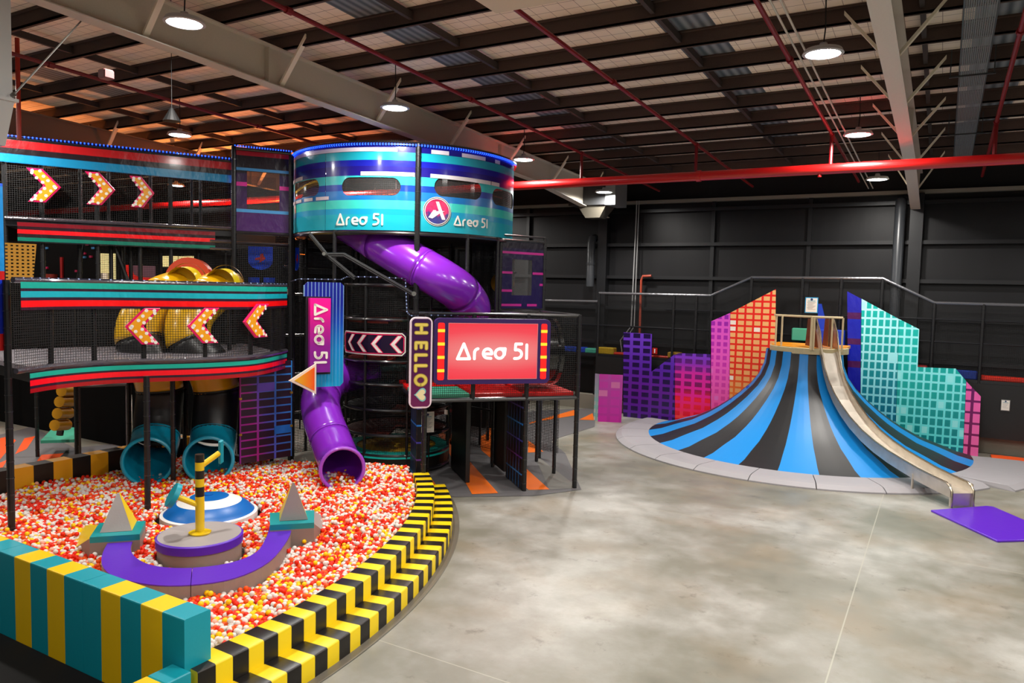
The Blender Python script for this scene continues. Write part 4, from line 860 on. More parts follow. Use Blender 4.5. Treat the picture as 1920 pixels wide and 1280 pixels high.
for px_, w_ in ((8, 0), (78, 0), (182, 0), (262, 0), (320, 0), (438, 0), (142, -1.2), (198, -1.2), (281, -1.2), (362, -1.2), (380, -1.5)):
    q = up(upx(px_), 0, w_*.9-.07); post(MB(), q.x, q.y, 4.9 if w_ == 0 else 6.4, 8.3, .055 if w_ == 0 else .045).build('post', [M_post, M_tie], t)
for px_ in (145, 205, 226, 243, 300, 372, 439): q = up(upx(px_), 0, -.4); post(MB(), q.x, q.y, 4.95, 6.3, .05).build('post', [M_post, M_tie], t)
m = MB(); m.tube([up(upx(203), 6.25, -.3), up(upx(238), 4.95, -.3)], .045, 6); m.tube([up(upx(152), 6.25, -1.3), up(upx(132), 4.95, -1.3)], .03, 6); parts(m, 'diagonal_brace', [M_post], t)
m = MB(); m.add([up(upx(185), 4.95, -.4), up(upx(440), 4.95, -.4), up(upx(440), 6.2, -.4), up(upx(185), 6.2, -.4)], [(0, 1, 2, 3)], [(0, 0), (4, 0), (4, 1.3), (0, 1.3)]); m.build('net', M_net, t)
ledstring([up(u0_, 8.44, .06), up(W_, 8.33, .06)], 'blue light rope along the top of the upper left striped banner', .085)
ledstring([up(W_-.05, 8.2, .08), up(W_-.05, 6.5, .08)], 'blue light rope running down beside the dark purple lookout panel', .07, .025)
# ================================================================== arrow signs
M_ap = mat('sign_pink', 'e01060', .3, coat=.3); M_ay = mat('sign_amber', 'eba01c', .3, coat=.3)
def arrow(px0, px1, yt, yb, d0, d1, right, label):
    fr = frpx(px0, px1, d0, d1, yt, yb); w_, h_ = fr.w, fr.h
    out = [(0, 1), (.47, 1), (1, .49), (.54, 0), (.04, 0), (.48, .5)]
    if not right: out = [(1-u, v) for u, v in out]
    t = thing('arrow_sign', fr.p(w_/2, 0), label, 'sign', 'polka dot arrow signs')
    pts_ = [fr.p(u*w_, v*h_, .0) for u, v in out]; m = MB(); m.poly(pts_, fr.N*.05); bd_ = m.build('border', M_ap, t, bevel=.012)
    cx_ = sum(u for u, v in out)/6
    # inset outline
    ins = []
    n = 6
    P2 = [(u*w_, v*h_) for u, v in out]
    area = sum(P2[i][0]*P2[(i+1) % n][1]-P2[(i+1) % n][0]*P2[i][1] for i in range(n)); sg = 1 if area > 0 else -1
    dd = .045
    for i in range(n):
        a, b, c = P2[i-1], P2[i], P2[(i+1) % n]
        def nrm(p, q): x, y = q[0]-p[0], q[1]-p[1]; L = math.hypot(x, y); return (-y/L*sg, x/L*sg)
        n1, n2 = nrm(a, b), nrm(b, c); bx2, by2 = n1[0]+n2[0], n1[1]+n2[1]; k2 = dd*2/(bx2*bx2+by2*by2) if (bx2*bx2+by2*by2) > .2 else dd
        ins.append((b[0]+bx2*k2, b[1]+by2*k2))
    m = MB(); m.poly([fr.p(u, v, .05) for u, v in ins], fr.N*.008, k=0)
    rdot = .046*h_
    cl_ = [(.18, .93), (.40, .93), (.30, .72), (.50, .78), (.62, .66), (.47, .60), (.80, .50), (.52, .42), (.70, .36), (.40, .31), (.56, .21), (.26, .19), (.42, .06), (.15, .06), (.17, .86), (.24, .10), (.83, .46)]
    for u, v in cl_:
        if not right: u = 1-u
        m.disc(fr.p(u*w_, v*h_, .0595), fr.U, fr.V, rdot, 12, 1)
    m.build('dotted_face', [M_ay, M_white], bd_)
def dz(px_): return 18.2+(px_-10)/430*2.2
arrow(50, 115.5, 315, 378, dz(50)-.2, dz(115)-.2, True, 'leftmost amber arrow sign with white dots pointing right on the top deck')
arrow(160, 217, 322, 383, dz(160)-.2, dz(217)-.2, True, 'middle one of the three right-pointing amber arrow signs on the top deck')
arrow(243, 290, 330, 388, dz(243)-.2, dz(290)-.2, True, 'rightmost of the three right-pointing amber arrow signs on the top deck')
arrow(234, 302, 576.5, 646, 15.05, 15.35, False, 'leftmost amber arrow sign pointing left under the middle banner')
arrow(350, 411, 576.5, 644, 15.55, 15.95, False, 'middle one of the three left-pointing amber arrow signs under the middle banner')
arrow(454, 501.5, 570, 635, 16.15, 17.0, False, 'rightmost of the three left-pointing amber arrow signs, beside the pole')
# ================================================================== lookout bay with dark purple panel
LA, LB = P(443, 432, 20.25), P(541, 437, 20.8)
t = thing('lookout_bay', (LA.x, LA.y, 0), 'narrow black lookout bay with dark purple windowed panel left of the round tower', 'play structure')
fl = Fr(LA, LB, LA.z); W2, H2 = fl.w, P(443, 283, 20.25).z-LA.z
M_dp = vstripe('panel_purple', [(0, '451060'), (.25, '381050'), (.5, '30104a'), (.72, '1a1020'), (.94, 'c01030'), (1, 'c01030')], 0, H2, mode='CONSTANT'); M_lb = mat('stripe_blue', '4a9cd8', .35); M_mg = mat('stripe_pink', 'e0209c', .35)
wx0, wx1, wz0, wz1 = W2*.2, W2*.82, H2*.25, H2*.75
m = MB(); a = (fl.O, fl.U, fl.V, fl.N)
for q in ((0, W2, 0, wz0), (0, W2, wz1, H2), (0, wx0, wz0, wz1), (wx1, W2, wz0, wz1)): m.slab(*a, *q, -.01, .01)
m.build('vinyl_panel', M_dp, t)
m = MB(); m.slab(*a, 0, W2, H2*.235, H2*.275, .01, .015); m.slab(*a, 0, W2, H2*.755, H2*.79, .01, .015); parts(m, 'blue_stripe', M_lb, t)
m = MB(); m.slab(*a, 0, wx0, H2*.56, H2*.61, .01, .015); m.slab(*a, wx1, W2, H2*.54, H2*.59, .01, .015); parts(m, 'pink_stripe', M_mg, t)
m = MB(); m.slab(*a, wx0, wx1, wz0, wz1, -.004, .0); m.build('window_pane', M_clear, t)
m = MB(); m.add([fl.p(wx0, wz0, -.9), fl.p(wx1, wz0, -.9), fl.p(wx1, wz1, -.9), fl.p(wx0, wz1, -.9)], [(0, 1, 2, 3)], [(0, 0), (W2, 0), (W2, H2), (0, H2)]); m.build('net', M_net, t)
for u in (-.06, W2+.06): q = fl.p(u, 0, 0); post(MB(), q.x, q.y, 0, LA.z+H2+(.1 if u < 0 else .0), .065).build('post', [M_post, M_tie], t)
q0_, q1_ = fl.p(-.06, -.05), fl.p(W2+.06, -.05)
m = MB(); m.tube([q0_, q1_], .055, 8); m.tube([q0_+Vector((0, 0, -.28)), q1_+Vector((0, 0, -.28))], .04, 8); m.tube([fl.p(-.06, H2+.04), fl.p(W2+.06, H2+.04)], .05, 8); parts(m, 'rail', [mat('rail_foam', '1a1a1d', .3)], t)
m = MB(); m.slab(*a, -.06, W2+.06, 4.9-LA.z, -.3, -.02, -.01); m.build('lower_net', M_net, t)
m = MB(); m.slab(*a, -.06, W2+.06, 4.7-LA.z, 4.85-LA.z, -1.5, .0); m.build('lower_deck', mat('deck_grey2', '6f6a66', .4), t)
ledstring([fl.p(-.1, H2+.12), fl.p(W2+.08, H2+.1)], 'blue light rope on top of the dark purple lookout panel', .07)
# ================================================================== round tower
TCx, TCy, TR = -13.91, 17.73, 3.2
def tc(px_, py_, R=TR): return cylp(px_, py_, (TCx, TCy), R)
aL = tc(547, 400)[0]; aR = tc(936, 400)[0]
if aL > aR: aL -= 2*PI
aR2 = aR+.35
def th(px_): 
    a = tc(px_, 380)[0]
    while a > aR+.01: a -= 2*PI
    return a
zb, zt = tc(700, 431)[1], tc(700, 268)[1]
def zz(y): return tc(700, y)[1]
t = thing('play_tower', (TCx, TCy, 0), 'round netted playground tower with blue and teal striped vinyl skirt at its top', 'play structure')
st = [(zb, '10a4b8'), (zz(411), '109cc0'), (zz(391.5), '38c4b8'), (zz(375), '1470b8'), (zz(358), '0c3c9c'), (zz(345.5), '30b4b8'), (zz(329), '180e78'), (zz(311), '101898'), (zz(300), '18a0b4'), (zz(284.5), '101070')]
st[1] = (zz(402), '0c98c4')
T_ = NT('tower_vinyl'); u, v, vec = T_.uv(); h = T_.math('DIVIDE', T_.math('SUBTRACT', v, zb), zt-zb)
T_.link(T_.ramp(h, [(max(0, (z-zb)/(zt-zb)), lin(c)) for z, c in st], 'CONSTANT'), T_.b.inputs['Base Color'])
T_.b.inputs['Roughness'].default_value = .28; T_.b.inputs['Coat Weight'].default_value = .4; T_.b.inputs['Coat Roughness'].default_value = .1
nz = T_.noise(1.2, 3); T_.bump(nz, .35, .06)
wins = [(553, 598, 336, 369), (641, 751, 332, 366), (814, 902, 335, 371), (924, 934, 350, 383)]
al = None
for x0, x1, y0, y1 in wins:
    ua, ub = th(x0)*TR, th(x1)*TR; r_ = (zz(y0)-zz(y1))/2; zc_ = (zz(y0)+zz(y1))/2
    if x0 == 814: zc_ = (tc(858, 335)[1]+tc(858, 371)[1])/2
    if x0 == 553: zc_ = (tc(575, 338)[1]+tc(575, 369)[1])/2
    if x0 == 924: zc_ = (tc(930, 352)[1]+tc(930, 385)[1])/2
    hw = max((ub-ua)/2-r_, .02); uc = (ua+ub)/2
    if x0 == 924: hw = .5; uc = ua+.7
    dx = T_.math('MAXIMUM', T_.math('SUBTRACT', T_.math('ABSOLUTE', T_.math('SUBTRACT', u, uc)), hw), 0.0); dy = T_.math('SUBTRACT', v, zc_)
    d2 = T_.math('ADD', T_.math('MULTIPLY', dx, dx), T_.math('MULTIPLY', dy, dy)); g = T_.math('GREATER_THAN', d2, r_*r_)
    al = g if al is None else T_.math('MULTIPLY', al, g)
    wins[wins.index((x0, x1, y0, y1))] = (uc-hw-r_, uc+hw+r_, zc_, r_)
T_.link(al, T_.b.inputs['Alpha']); M_tv = T_.m
def cp(a, z, r=TR): return (TCx+r*math.cos(a), TCy+r*math.sin(a), z)
def cyl_patch(m, a0, a1, z0, z1, r, k=None, n=None):
    n = n or max(2, int(abs(a1-a0)*24)); vs = []; uv = []
    for i in range(n+1):
        a = a0+(a1-a0)*i/n; vs += [cp(a, z0, r), cp(a, z1, r)]; uv += [(a*TR, z0), (a*TR, z1)]
    return m.add(vs, [(2*i, 2*i+2, 2*i+3, 2*i+1) for i in range(n)], uv, k)
skirts = []
for a0, a1 in ((aL, th(610)), (th(610)+.003, th(778)), (th(789), aR2)):
    m = MB(); cyl_patch(m, a0, a1, zb, zt, TR); skirts.append(m.build('vinyl_skirt', M_tv, t, smooth=True))
m = MB()
def bar(x0, x1, y0, y1):
    a0, a1 = th(x0), th(x1); z0, z1 = tc((x0+x1)/2, y1)[1], tc((x0+x1)/2, y0)[1]; cyl_patch(m, a0, a1, z0, z1, TR+.012)
zA = (zz(283.5), zz(276)); zB = (zz(329), zz(321.5)); zC = (tc(575, 378)[1], tc(575, 372)[1])
for x0, x1, (z0, z1) in ((552, 744, zA), (807, 840, zA), (864, 908, zA), (926, 935, zA), (548, 568, zB), (676, 777, zB), (806, 919, zB), (920, 935, zB), (549, 566, zC), (571, 587, zC), (593, 617, zC)): cyl_patch(m, th(x0), th(x1), z0, z1, TR+.012)
parts(m, 'cream_bar', mat('vinyl_cream', 'd8cfd4', .3, coat=.3), t)
def ctext(px_l, px_r, y_base, y_top):
    a0, a1 = th(px_l), th(px_r); zb_ = tc((px_l+px_r)/2, y_base)[1]; s = (a1-a0)*TR/AW
    letters(lambda u, v, w_: cp(a0+u/TR, zb_+v, TR+.012+w_), scaled(AREA51, s, 0, 0), s*.155, .008, M_white, skirts[1 if px_l < 780 else 2])
ctext(631, 719, 422, 401); ctext(851, 914, 425, 402)
# round badge with a stylised letter A
ab, zb2 = tc(819.5, 396.5)[0], tc(819.5, 396.5)[1]
while ab > aR+.01: ab -= 2*PI
bo = lambda u, v, w_: Vector(cp(ab+u/TR, zb2+v, TR+.015+w_))
def cdisc(m, r, w_, k, n=32): m.add([bo(0, 0, w_)]+[bo(r*math.cos(2*PI*i/n), r*math.sin(2*PI*i/n), w_) for i in range(n)], [(0, i+1, (i+1) % n+1) for i in range(n)], [(0, 0)]+[(r*math.cos(2*PI*i/n), r*math.sin(2*PI*i/n)) for i in range(n)], k)
TB = NT('badge_face'); X_, Y_, vec_ = TB.uv(); nz = TB.noise(7, 4, vec=vec_); hh_ = TB.math('ADD', TB.math('MULTIPLY', Y_, 1.2), TB.math('MULTIPLY', nz, .9))
TB.link(TB.ramp(hh_, [(0, lin('303a80')), (.3, lin('3c2c6c')), (.45, lin('b01860')), (.6, lin('e83060')), (.75, lin('9c1448'))]), TB.b.inputs['Base Color']); TB.b.inputs['Roughness'].default_value = .3
m = MB(); cdisc(m, .37, 0, 0); cdisc(m, .355, .003, 1); cdisc(m, .335, .006, 0); cdisc(m, .315, .009, 2)
ap_ = [[(-.045, .25), (.035, .25), (.22, -.2), (.125, -.2), (.02, .06)], [(-.235, -.165), (-.135, -.165), (-.03, .03), (-.105, .03)], [(-.2, -.165), (-.13, -.185), (.1, -.02), (.2, 0.02), (.05, 0.015), (-.06, .0)]]
for pl in ap_: m.add([bo(x, y, .014) for x, y in pl], [tuple(range(len(pl)))], k=0)
m.build('badge', [M_white, mat('badge_dark', '181020', .4), TB.m], skirts[2])
# window panes, net inside
m = MB()
for ua, ub, zc_, r_ in wins: cyl_patch(m, ua/TR-.02, ub/TR+.02, zc_-r_-.02, zc_+r_+.02, TR-.02)
m.build('window_pane', M_clear, t)
m = MB(); cyl_patch(m, 0, 2*PI, 6.4, 8.7, TR-.1, n=48); m.build('inner_net', M_net, t)
# frame of the tower
m = MB()
for z, r in ((zb-.07, .05), (zt+.02, .045)): m.tube([cp(2*PI*i/48, z, TR) for i in range(48)], r, 8, closed=True)
m.build('ring_rail', mat('ring_foam', '16161a', .3, coat=.6), t, smooth=True)
tw = [783, 545, 878, 940, 628]
for px_ in tw:
    a = th(min(max(px_, 548), 935)); q = cp(a, 0); d_ = px_ == 783
    post(MB(), q[0], q[1], 0, zt+.02 if px_ in (783, 545) else zb, .075 if d_ else .05).build('post', [M_post, M_tie], t)
for a in (.4, 1.2, 2.0, 2.8): q = cp(a, 0); post(MB(), q[0], q[1], 0, zb, .05).build('post', [M_post, M_tie], t)
m = MB(); m.lathe([(0, 6.33), (TR-.05, 6.33), (TR-.05, 6.4), (0, 6.4)], (TCx, TCy), 40); m.build('tower_deck', mat('deck_dark', '111113', .5), t)
m = MB(); cyl_patch(m, aR2, aL+2*PI+.25, 4.5, 6.35, TR-.15, n=40)
m.build('lower_net', netmat('net_fine', .05, .24, '050506'), t)
m = MB(); p = P(575, 382, 21.6)
m.lathe([(.0, 0), (.0, 0)], (0, 0), 3) if False else None
a_ = [P(545+i*4, 372-30*math.sin(min(1, i/14)*PI/2), 21.8) for i in range(15)]
mm = MB(); mm.tube(a_, .07, 8); mm.build('yellow_arch', mat('arch_yellow', 'e8b820', .4), t)
mm = MB(); c_ = P(595, 380, 22.0); mm.tube([c_-fw*.2, c_+fw*.5], .42, 20); mm.build('entry_hood', mat('hood_lilac', 'b08ac8', .35), t, smooth=True)
ledstring([cp(aL-.1+(aR2+.1-aL)*i/30, zt-.03, TR+.05) for i in range(31)], 'blue light rope around the top of the round tower', .075, .025)
# braces below the tower
t2 = thing('slide_support', P(700, 480, 18.6), 'black bent steel braces carrying the purple tube slide under the tower', 'bracket')
for pa in ([(580, 437), (612, 476)], [(612, 476), (645, 476), (778, 552)], [(612, 476), (665, 520)]):
    m = MB(); m.tube([P(x, y, 18.7) for x, y in pa], .04, 7); m.tube([P(x, y, 18.7)+Vector((0, 0, -.05)) for x, y in pa], .03, 7); m.build('brace', mat('brace_black', '0c0c0e', .5, coat=0), t2, smooth=True)
m = MB(); q = P(610, 477, 18.6); m.tube([q, q-fw*.15], .045, 10); q = P(777, 551, 18.6); m.tube([q, q-fw*.1], .06, 8); m.build('clamp', mat('clamp_steel', '8a8a84', .3, .8), t2)
# ================================================================== climbing drum
DCx, DCy = P(746, 640, 21.0).x, P(746, 640, 21.0).y; DR = 1.46
t = thing('climbing_drum', (DCx, DCy, 0), 'slim round netted climbing drum with stacked black rings below the tower', 'play structure')
def dp(a, z, r=DR): return (DCx+r*math.cos(a), DCy+r*math.sin(a), z)
def dth(px_): return cylp(px_, 650, (DCx, DCy), DR)[0]
rings = [5.02, 4.12, 3.72, 3.3, 3.02, 2.4, 1.72, 1.05, .52, .12]
for z in rings:
    m = MB(); m.tube([dp(2*PI*i/36, z) for i in range(36)], .045, 8, closed=True); m.build('ring', [mat('ring_foam', '16161a', .3)], t, smooth=True)
for px_ in (650, 685, 765, 806, 843):
    a = dth(px_); q = dp(a, 0); post(MB(), q[0], q[1], 0, 5.0, .04).build('post', [M_post, M_tie], t)
def dpatch(m, a0, a1, z0, z1, r, n=16, k=None):
    vs = []; uv = []
    for i in range(n+1): a = a0+(a1-a0)*i/n; vs += [dp(a, z0, r), dp(a, z1, r)]; uv += [(a*DR, z0), (a*DR, z1)]
    return m.add(vs, [(2*i, 2*i+2, 2*i+3, 2*i+1) for i in range(n)], uv, k)
m = MB(); dpatch(m, 0, 2*PI, .5, 5.0, DR-.02, 40); m.build('net', netmat('net_drum', .05, .14, '050506'), t)
for z, c in ((4.05, '6a1c10'), (3.0, 'a82012'), (2.36, '0c2f30'), (1.7, '101012'), (1.02, '5c1a10')):
    m = MB(); m.lathe([(0, z-.03), (DR-.08, z-.03), (DR-.08, z+.03), (0, z+.03)], (DCx, DCy), 28, 0.3, 5.2); m.build('inner_web', mat('web_'+c, c, .5), t)
m = MB(); m.lathe([(DR-.35, .44), (DR-.35, .56), (DR+.02, .56), (DR+.04, .44), (DR+.0, .05)], (DCx, DCy), 36, ks=[1, 0, 0, 2]); m.lathe([(0, .52), (DR-.35, .54)], (DCx, DCy), 36, k=3)
m.build('base_pad', [mat('pad_teal', '16b4a8', .4), M_blk, M_blk, mat('pad_gold', 'd8a820', .5, var=.4)], t)
# printed neon chevron band
ca, cb = dth(650), dth(761); zc0 = cylp(700, 666, (DCx, DCy), DR)[1]; zc1 = cylp(700, 622, (DCx, DCy), DR)[1]
while ca > cb: ca -= 2*PI
m = MB(); dpatch(m, ca, cb, zc0, zc1, DR+.05, k=0)
Lb = (cb-ca)*DR; Hb = zc1-zc0; mp_f = lambda u, v, w_: dp(ca+u/DR, zc0+v, DR+.055+w_)
rrp = lambda e: [(e, e+.08), (e, Hb-e-.08), (e+.08, Hb-e)]+[(e+.08+(Lb-2*e-.16)*i/10, Hb-e) for i in range(1, 11)]+[(Lb-e, Hb-e-.08), (Lb-e, e+.08), (Lb-e-.08, e)]+[(Lb-e-.08-(Lb-2*e-.16)*i/10, e) for i in range(1, 11)]+[(e, e+.08)]
m.strokes(mp_f, [rrp(.025)], .03, 0, .006, 1); m.strokes(mp_f, [rrp(.06)], .022, 0, .008, 2)
for fx in (.16, .36, .58, .83):
    x = Lb*fx
    for wd, kk in ((.15, 2), (.10, 1)):
        o_ = .008 if kk == 2 else .011
        e = Hb*.14; q = [(x+Hb*.30, Hb-e), (x, Hb/2), (x+Hb*.32, e)]
        for a2, b2 in ((q[0], q[1]), (q[1], q[2])):
            w2 = wd/2; vs = [mp_f(a2[0]-w2, a2[1], o_), mp_f(a2[0]+w2, a2[1], o_), mp_f(b2[0]+w2, b2[1], o_), mp_f(b2[0]-w2, b2[1], o_)]; m.add(vs, [(0, 1, 2, 3)], k=kk)
tag(m.build('chevron_banner', [mat('neon_night', '1e0d2c', .25, coat=.5), M_white, mat('neon_pink', 'e8205c', .3)]), 'curved dark banner with white neon chevrons pointing left on the climbing drum', 'banner')
# notice on the drum
fr = frpx(789, 813, 19.35, 19.5, 772, 811); notice(fr, fr.w, fr.h, 'white rules notice hanging on the climbing drum below the heart', M_white, lines=10)
p = P(838, 772, 19.6); m = MB(); m.box(p.x-.05, p.x+.05, p.y-.05, p.y-.03, p.z-.06, p.z+.06); tag(m.build('small_sign', M_white), 'tiny white sign at the right of the climbing drum', 'sign')
# ================================================================== stage (box platform) with the screen
bA, bB = Vector((-10.62, 14.05, 0)), Vector((-7.86, 17.03, 0)); bu = (bB-bA).normalized(); bn = Vector((-bu.y, bu.x, 0)); 
if bn.dot(CC-bA) > 0: bn = -bn           # pointing away from the camera
t = thing('stage_platform', bB, 'raised black-framed platform with red and mint pads carrying the lit screen', 'play structure')
L3 = (bB-bA).length; stage = t
def bp(u, d, z): q = bA+bu*u+bn*d; return Vector((q.x, q.y, z))
ups = [.05, L3*.40, L3*.69, L3]
bases = [(.18, 0, 4.4), (L3-1.35, 0, 4.4), (L3, 0, 4.4), (L3, 1.5, 2.3), (L3, 2.95, 4.4), (L3-1.35, 2.95, 4.4)]
for u, d in ((1.35, 0), (1.2, 2.9)): q = bp(u, d, 0); post(MB(), q.x, q.y, 2.3, 4.4, .055).build('post', [M_post, M_tie], t)
for u, d, z in bases: q = bp(u, d, 0); post(MB(), q.x, q.y, 0, z, .06 if d == 0 else .05).build('post', [M_post, M_tie], t)
for u0, u1, c in ((.0, 1.3, 'mint'), (1.42, L3-1.42, 'red'), (L3-1.28, L3-.06, 'red')):
    for d0, d1 in ((.08, 1.44), (1.56, 2.9)):
        cc_ = c if not (c == 'mint' and d0 > 1) else 'red'
        m = MB(); m.hexa([bp(u0, d0, 2.36), bp(u1, d0, 2.36), bp(u1, d1, 2.36), bp(u0, d1, 2.36), bp(u0, d0, 2.46), bp(u1, d0, 2.46), bp(u1, d1, 2.46), bp(u0, d1, 2.46)])
        m.build('floor_pad', mat('pad_'+cc_, {'mint': '6cdcbe', 'red': 'fa2410'}[cc_], .35, bump=.1), t, bevel=.02)
m = MB()
for z in (2.32, 4.38):
    for a, b in ((bp(0, 0, z), bp(L3, 0, z)), (bp(L3, 0, z), bp(L3, 2.95, z)), (bp(0, 2.95, z), bp(L3, 2.95, z)), (bp(0, 0, z), bp(0, 2.95, z)), (bp(L3-1.35, 0, z), bp(L3-1.35, 2.95, z))): m.tube([a, b], .055 if z < 3 else .04, 8)
m.tube([bp(0, 1.5, 2.32), bp(L3, 1.5, 2.32)], .05, 8); parts(m, 'rail', [mat('rail_foam', '1a1a1d', .3)], t)
m = MB()
def quad(m, a, b, c, d): U_ = (b-a).length; V_ = (d-a).length; m.add([a, b, c, d], [(0, 1, 2, 3)], [(0, 0), (U_, 0), (U_, V_), (0, V_)])
quad(m, bp(0, 0, 2.4), bp(L3, 0, 2.4), bp(L3, 0, 4.35), bp(0, 0, 4.35)); quad(m, bp(L3, 0, 2.4), bp(L3, 2.95, 2.4), bp(L3, 2.95, 4.35), bp(L3, 0, 4.35)); quad(m, bp(0, 2.95, 2.4), bp(L3, 2.95, 2.4), bp(L3, 2.95, 4.35), bp(0, 2.95, 4.35)); m.build('net', M_net, t)
m = MB(); quad(m, bp(0, 0, 4.38), bp(L3, 0, 4.38), bp(L3, 2.95, 4.38), bp(0, 2.95, 4.38)); m.build('roof_net', netmat('net_roof', .05, .1, '0b0b0c'), t)
# round black tunnel window at the right end of the platform
m = MB(); cpt = bp(L3-.55, .9, 3.42); m.tube([cpt-bu*.9, cpt+bu*.15], .78, 28); m.tube([cpt+bu*.1, cpt+bu*.2], .86, 28); tag(m.build('bubble_window', mat('bubble_black', '0b0a0c', .12, coat=1), smooth=True), 'large black round bubble window behind the right end of the screen', 'window bubble')
# wall panels under the platform
M_lad = gridmat('ladder_blue', [(0, '0c0a14'), (1, '0c0a14')], [(0, '1c78c8'), (.2, '2080c8'), (.35, '5a2a7c'), (.55, '3a3aa0'), (.7, '1c78d0'), (1, '5a2a80')], .24, .42, .86, .9, rough=.35, z1=2.3)
def underpanel(u, d0, d1, z0, z1, mm_, label, cat='panel', name='climbing_panel'):
    a, b = bp(u, d0, 0), bp(u, d1, 0); m = MB(); U_ = (b-a).normalized(); N_ = U_.cross(Vector((0, 0, 1)))
    m.slab(a, U_, Vector((0, 0, 1)), N_, 0, (b-a).length, z0, z1, -.06, .06); o = m.build(name, mm_, stage, bevel=.01); o['label'] = label; return o
underpanel(L3-1.35, .06, 1.4, .02, 2.25, M_lad, 'blue and violet grid-patterned wall panel under the platform, nearest the mat edge')
underpanel(L3-1.35, 1.6, 2.9, .1, 2.25, mat('panel_black', '0d0d0e', .5), 'plain black wall panel under the back of the platform')
underpanel(L3-2.55, 1.0, 2.7, .02, 2.25, mat('panel_black2', '0a0a0b', .45), 'black wall panel standing in the middle under the platform')
underpanel(.12, .35, 1.2, .3, 2.3, M_lad, 'narrow blue grid panel at the corner between ball pit and platform')
# teal booth seen far below
# ================================================================== LED screen, HELLO sign
sA = bp(.42, -.13, 0); sB = bp(L3-.62, -.13, 0)
A = P(811, 720, 17.55); B = P(1027, 712, 18.35); zb3, zt3 = P(811, 720, 17.55).z, P(811, 595, 17.55).z
fs = Fr(A, B, zb3, zt3); SWd, SHt = fs.w, zt3-zb3
t = thing('screen_sign', fs.O, 'lit red screen in a rounded purple cabinet reading Area 51', 'screen')
def rrect(fr, u0, u1, v0, v1, r, w_, n=5):
    pts_ = []
    for cx_, cy_, a in ((u1-r, v1-r, 0), (u0+r, v1-r, 90), (u0+r, v0+r, 180), (u1-r, v0+r, 270)):
        for i in range(n+1): g = math.radians(a+90*i/n); pts_.append(fr.p(cx_+r*math.cos(g), cy_+r*math.sin(g), w_))
    return pts_
m = MB(); m.poly(rrect(fs, 0, SWd, 0, SHt, .13, 0), fs.N*.12); m.build('cabinet', mat('cabinet_purple', '34175c', .4), t, bevel=.01)
sx = lambda x: (x-811)/216*SWd
su0, su1, sv0, sv1 = SWd*.115, SWd*.885, SHt*.075, SHt*.93
ES = NT('screen_glow'); u, v, vec = ES.uv(); fu = ES.math('DIVIDE', u, SWd); fv = ES.math('DIVIDE', v, SHt)
cx_ = ES.math('SUBTRACT', fu, .5); cy_ = ES.math('SUBTRACT', fv, .5)
dd_ = ES.math('SQRT', ES.math('ADD', ES.math('MULTIPLY', ES.math('MULTIPLY', cx_, cx_), .9), ES.math('MULTIPLY', ES.math('MULTIPLY', cy_, cy_), 5)))
cc = ES.ramp(dd_, [(0, lin('f49a98')), (.35, lin('f47c7c')), (.7, lin('f84c58')), (1, lin('fa3a48'))])
sc = ES.math('LESS_THAN', ES.math('FRACT', ES.math('DIVIDE', v, .035)), .3); cc = ES.mix(ES.math('MULTIPLY', sc, .22), cc, lin('e02038'))
ES.link(cc, ES.b.inputs['Emission Color']); ES.b.inputs['Emission Strength'].default_value = SCREEN; ES.b.inputs['Base Color'].default_value = (.02, .005, .005, 1); ES.b.inputs['Roughness'].default_value = .3
m = MB(); m.slab(fs.O, fs.U, fs.V, fs.N, su0, su1, sv0, sv1, .12, .13); disp = m.build('display', ES.m, t)
m = MB()
for u0, v0, u1, v1 in ((su0, sv0, su0+.012, sv1), (su1-.012, sv0, su1, sv1), (su0, sv0, su1, sv0+.012), (su0, sv1-.012, su1, sv1)): m.slab(fs.O, fs.U, fs.V, fs.N, u0, u1, v0, v1, .13, .134)
m.build('display_frame', mat('screen_edge', 'd88a90', .4), disp)
s = (su1-su0)*.80/AW; letters(lambda u, v, w_: fs.p(u, v, .132+w_), scaled(AREA51, s, su0+(su1-su0)*.09, SHt*.375), s*.17, .004, emis('letter_glow', 'ffe6e2', SCREEN*1.0), disp)
for u0, u1 in ((SWd*.03, SWd*.085), (SWd*.915, SWd*.967)):
    m = MB(); m.poly(rrect(fs, u0, u1, SHt*.07, SHt*.93, .04, .12), fs.N*.012, k=0)
    for q in (.19, .39, .59, .79): m.slab(fs.O, fs.U, fs.V, fs.N, u0-.005, u1+.005, SHt*(q), SHt*(q+.045), .12, .14, 1)
    m.build('side_strip', [emis('strip_red', 'ff1010', .55), emis('strip_yellow', 'f0c828', .6)], t)
# HELLO
fh = frpx(765.5, 808, 17.35, 17.5, 593, 765); WH, HH = fh.w, fh.h
t = thing('hello_sign', fh.O, 'tall rounded purple sign with yellow letters HELLO and a heart', 'sign')
m = MB(); m.poly(rrect(fh, 0, WH, 0, HH, .15, 0, 8), fh.N*.07); m.build('rim', mat('neon_rim', 'f0dce8', .3), t, bevel=.01)
MH = vstripe('hello_face', [(0, '6c0a50'), (.5, '4a0f4c'), (1, '38144c')], 0, HH, mode='LINEAR', wrinkle=.02)
m = MB(); m.slab(fh.O, fh.U, fh.V, fh.N, .12, WH-.12, .045, HH-.045, .07, .078); n0 = len(m.v); m.slab(fh.O, fh.U, fh.V, fh.N, .045, WH-.045, .12, HH-.12, .07, .0785)
for cx_, cy_ in ((.13, .13), (WH-.13, .13), (.13, HH-.13), (WH-.13, HH-.13)): n0 = len(m.v); m.disc(fh.p(cx_, cy_, .0782), fh.U, fh.V, .088, 16); m.uv[n0:] = [(0, cy_)]*16
hf = m.build('face', MH, t)
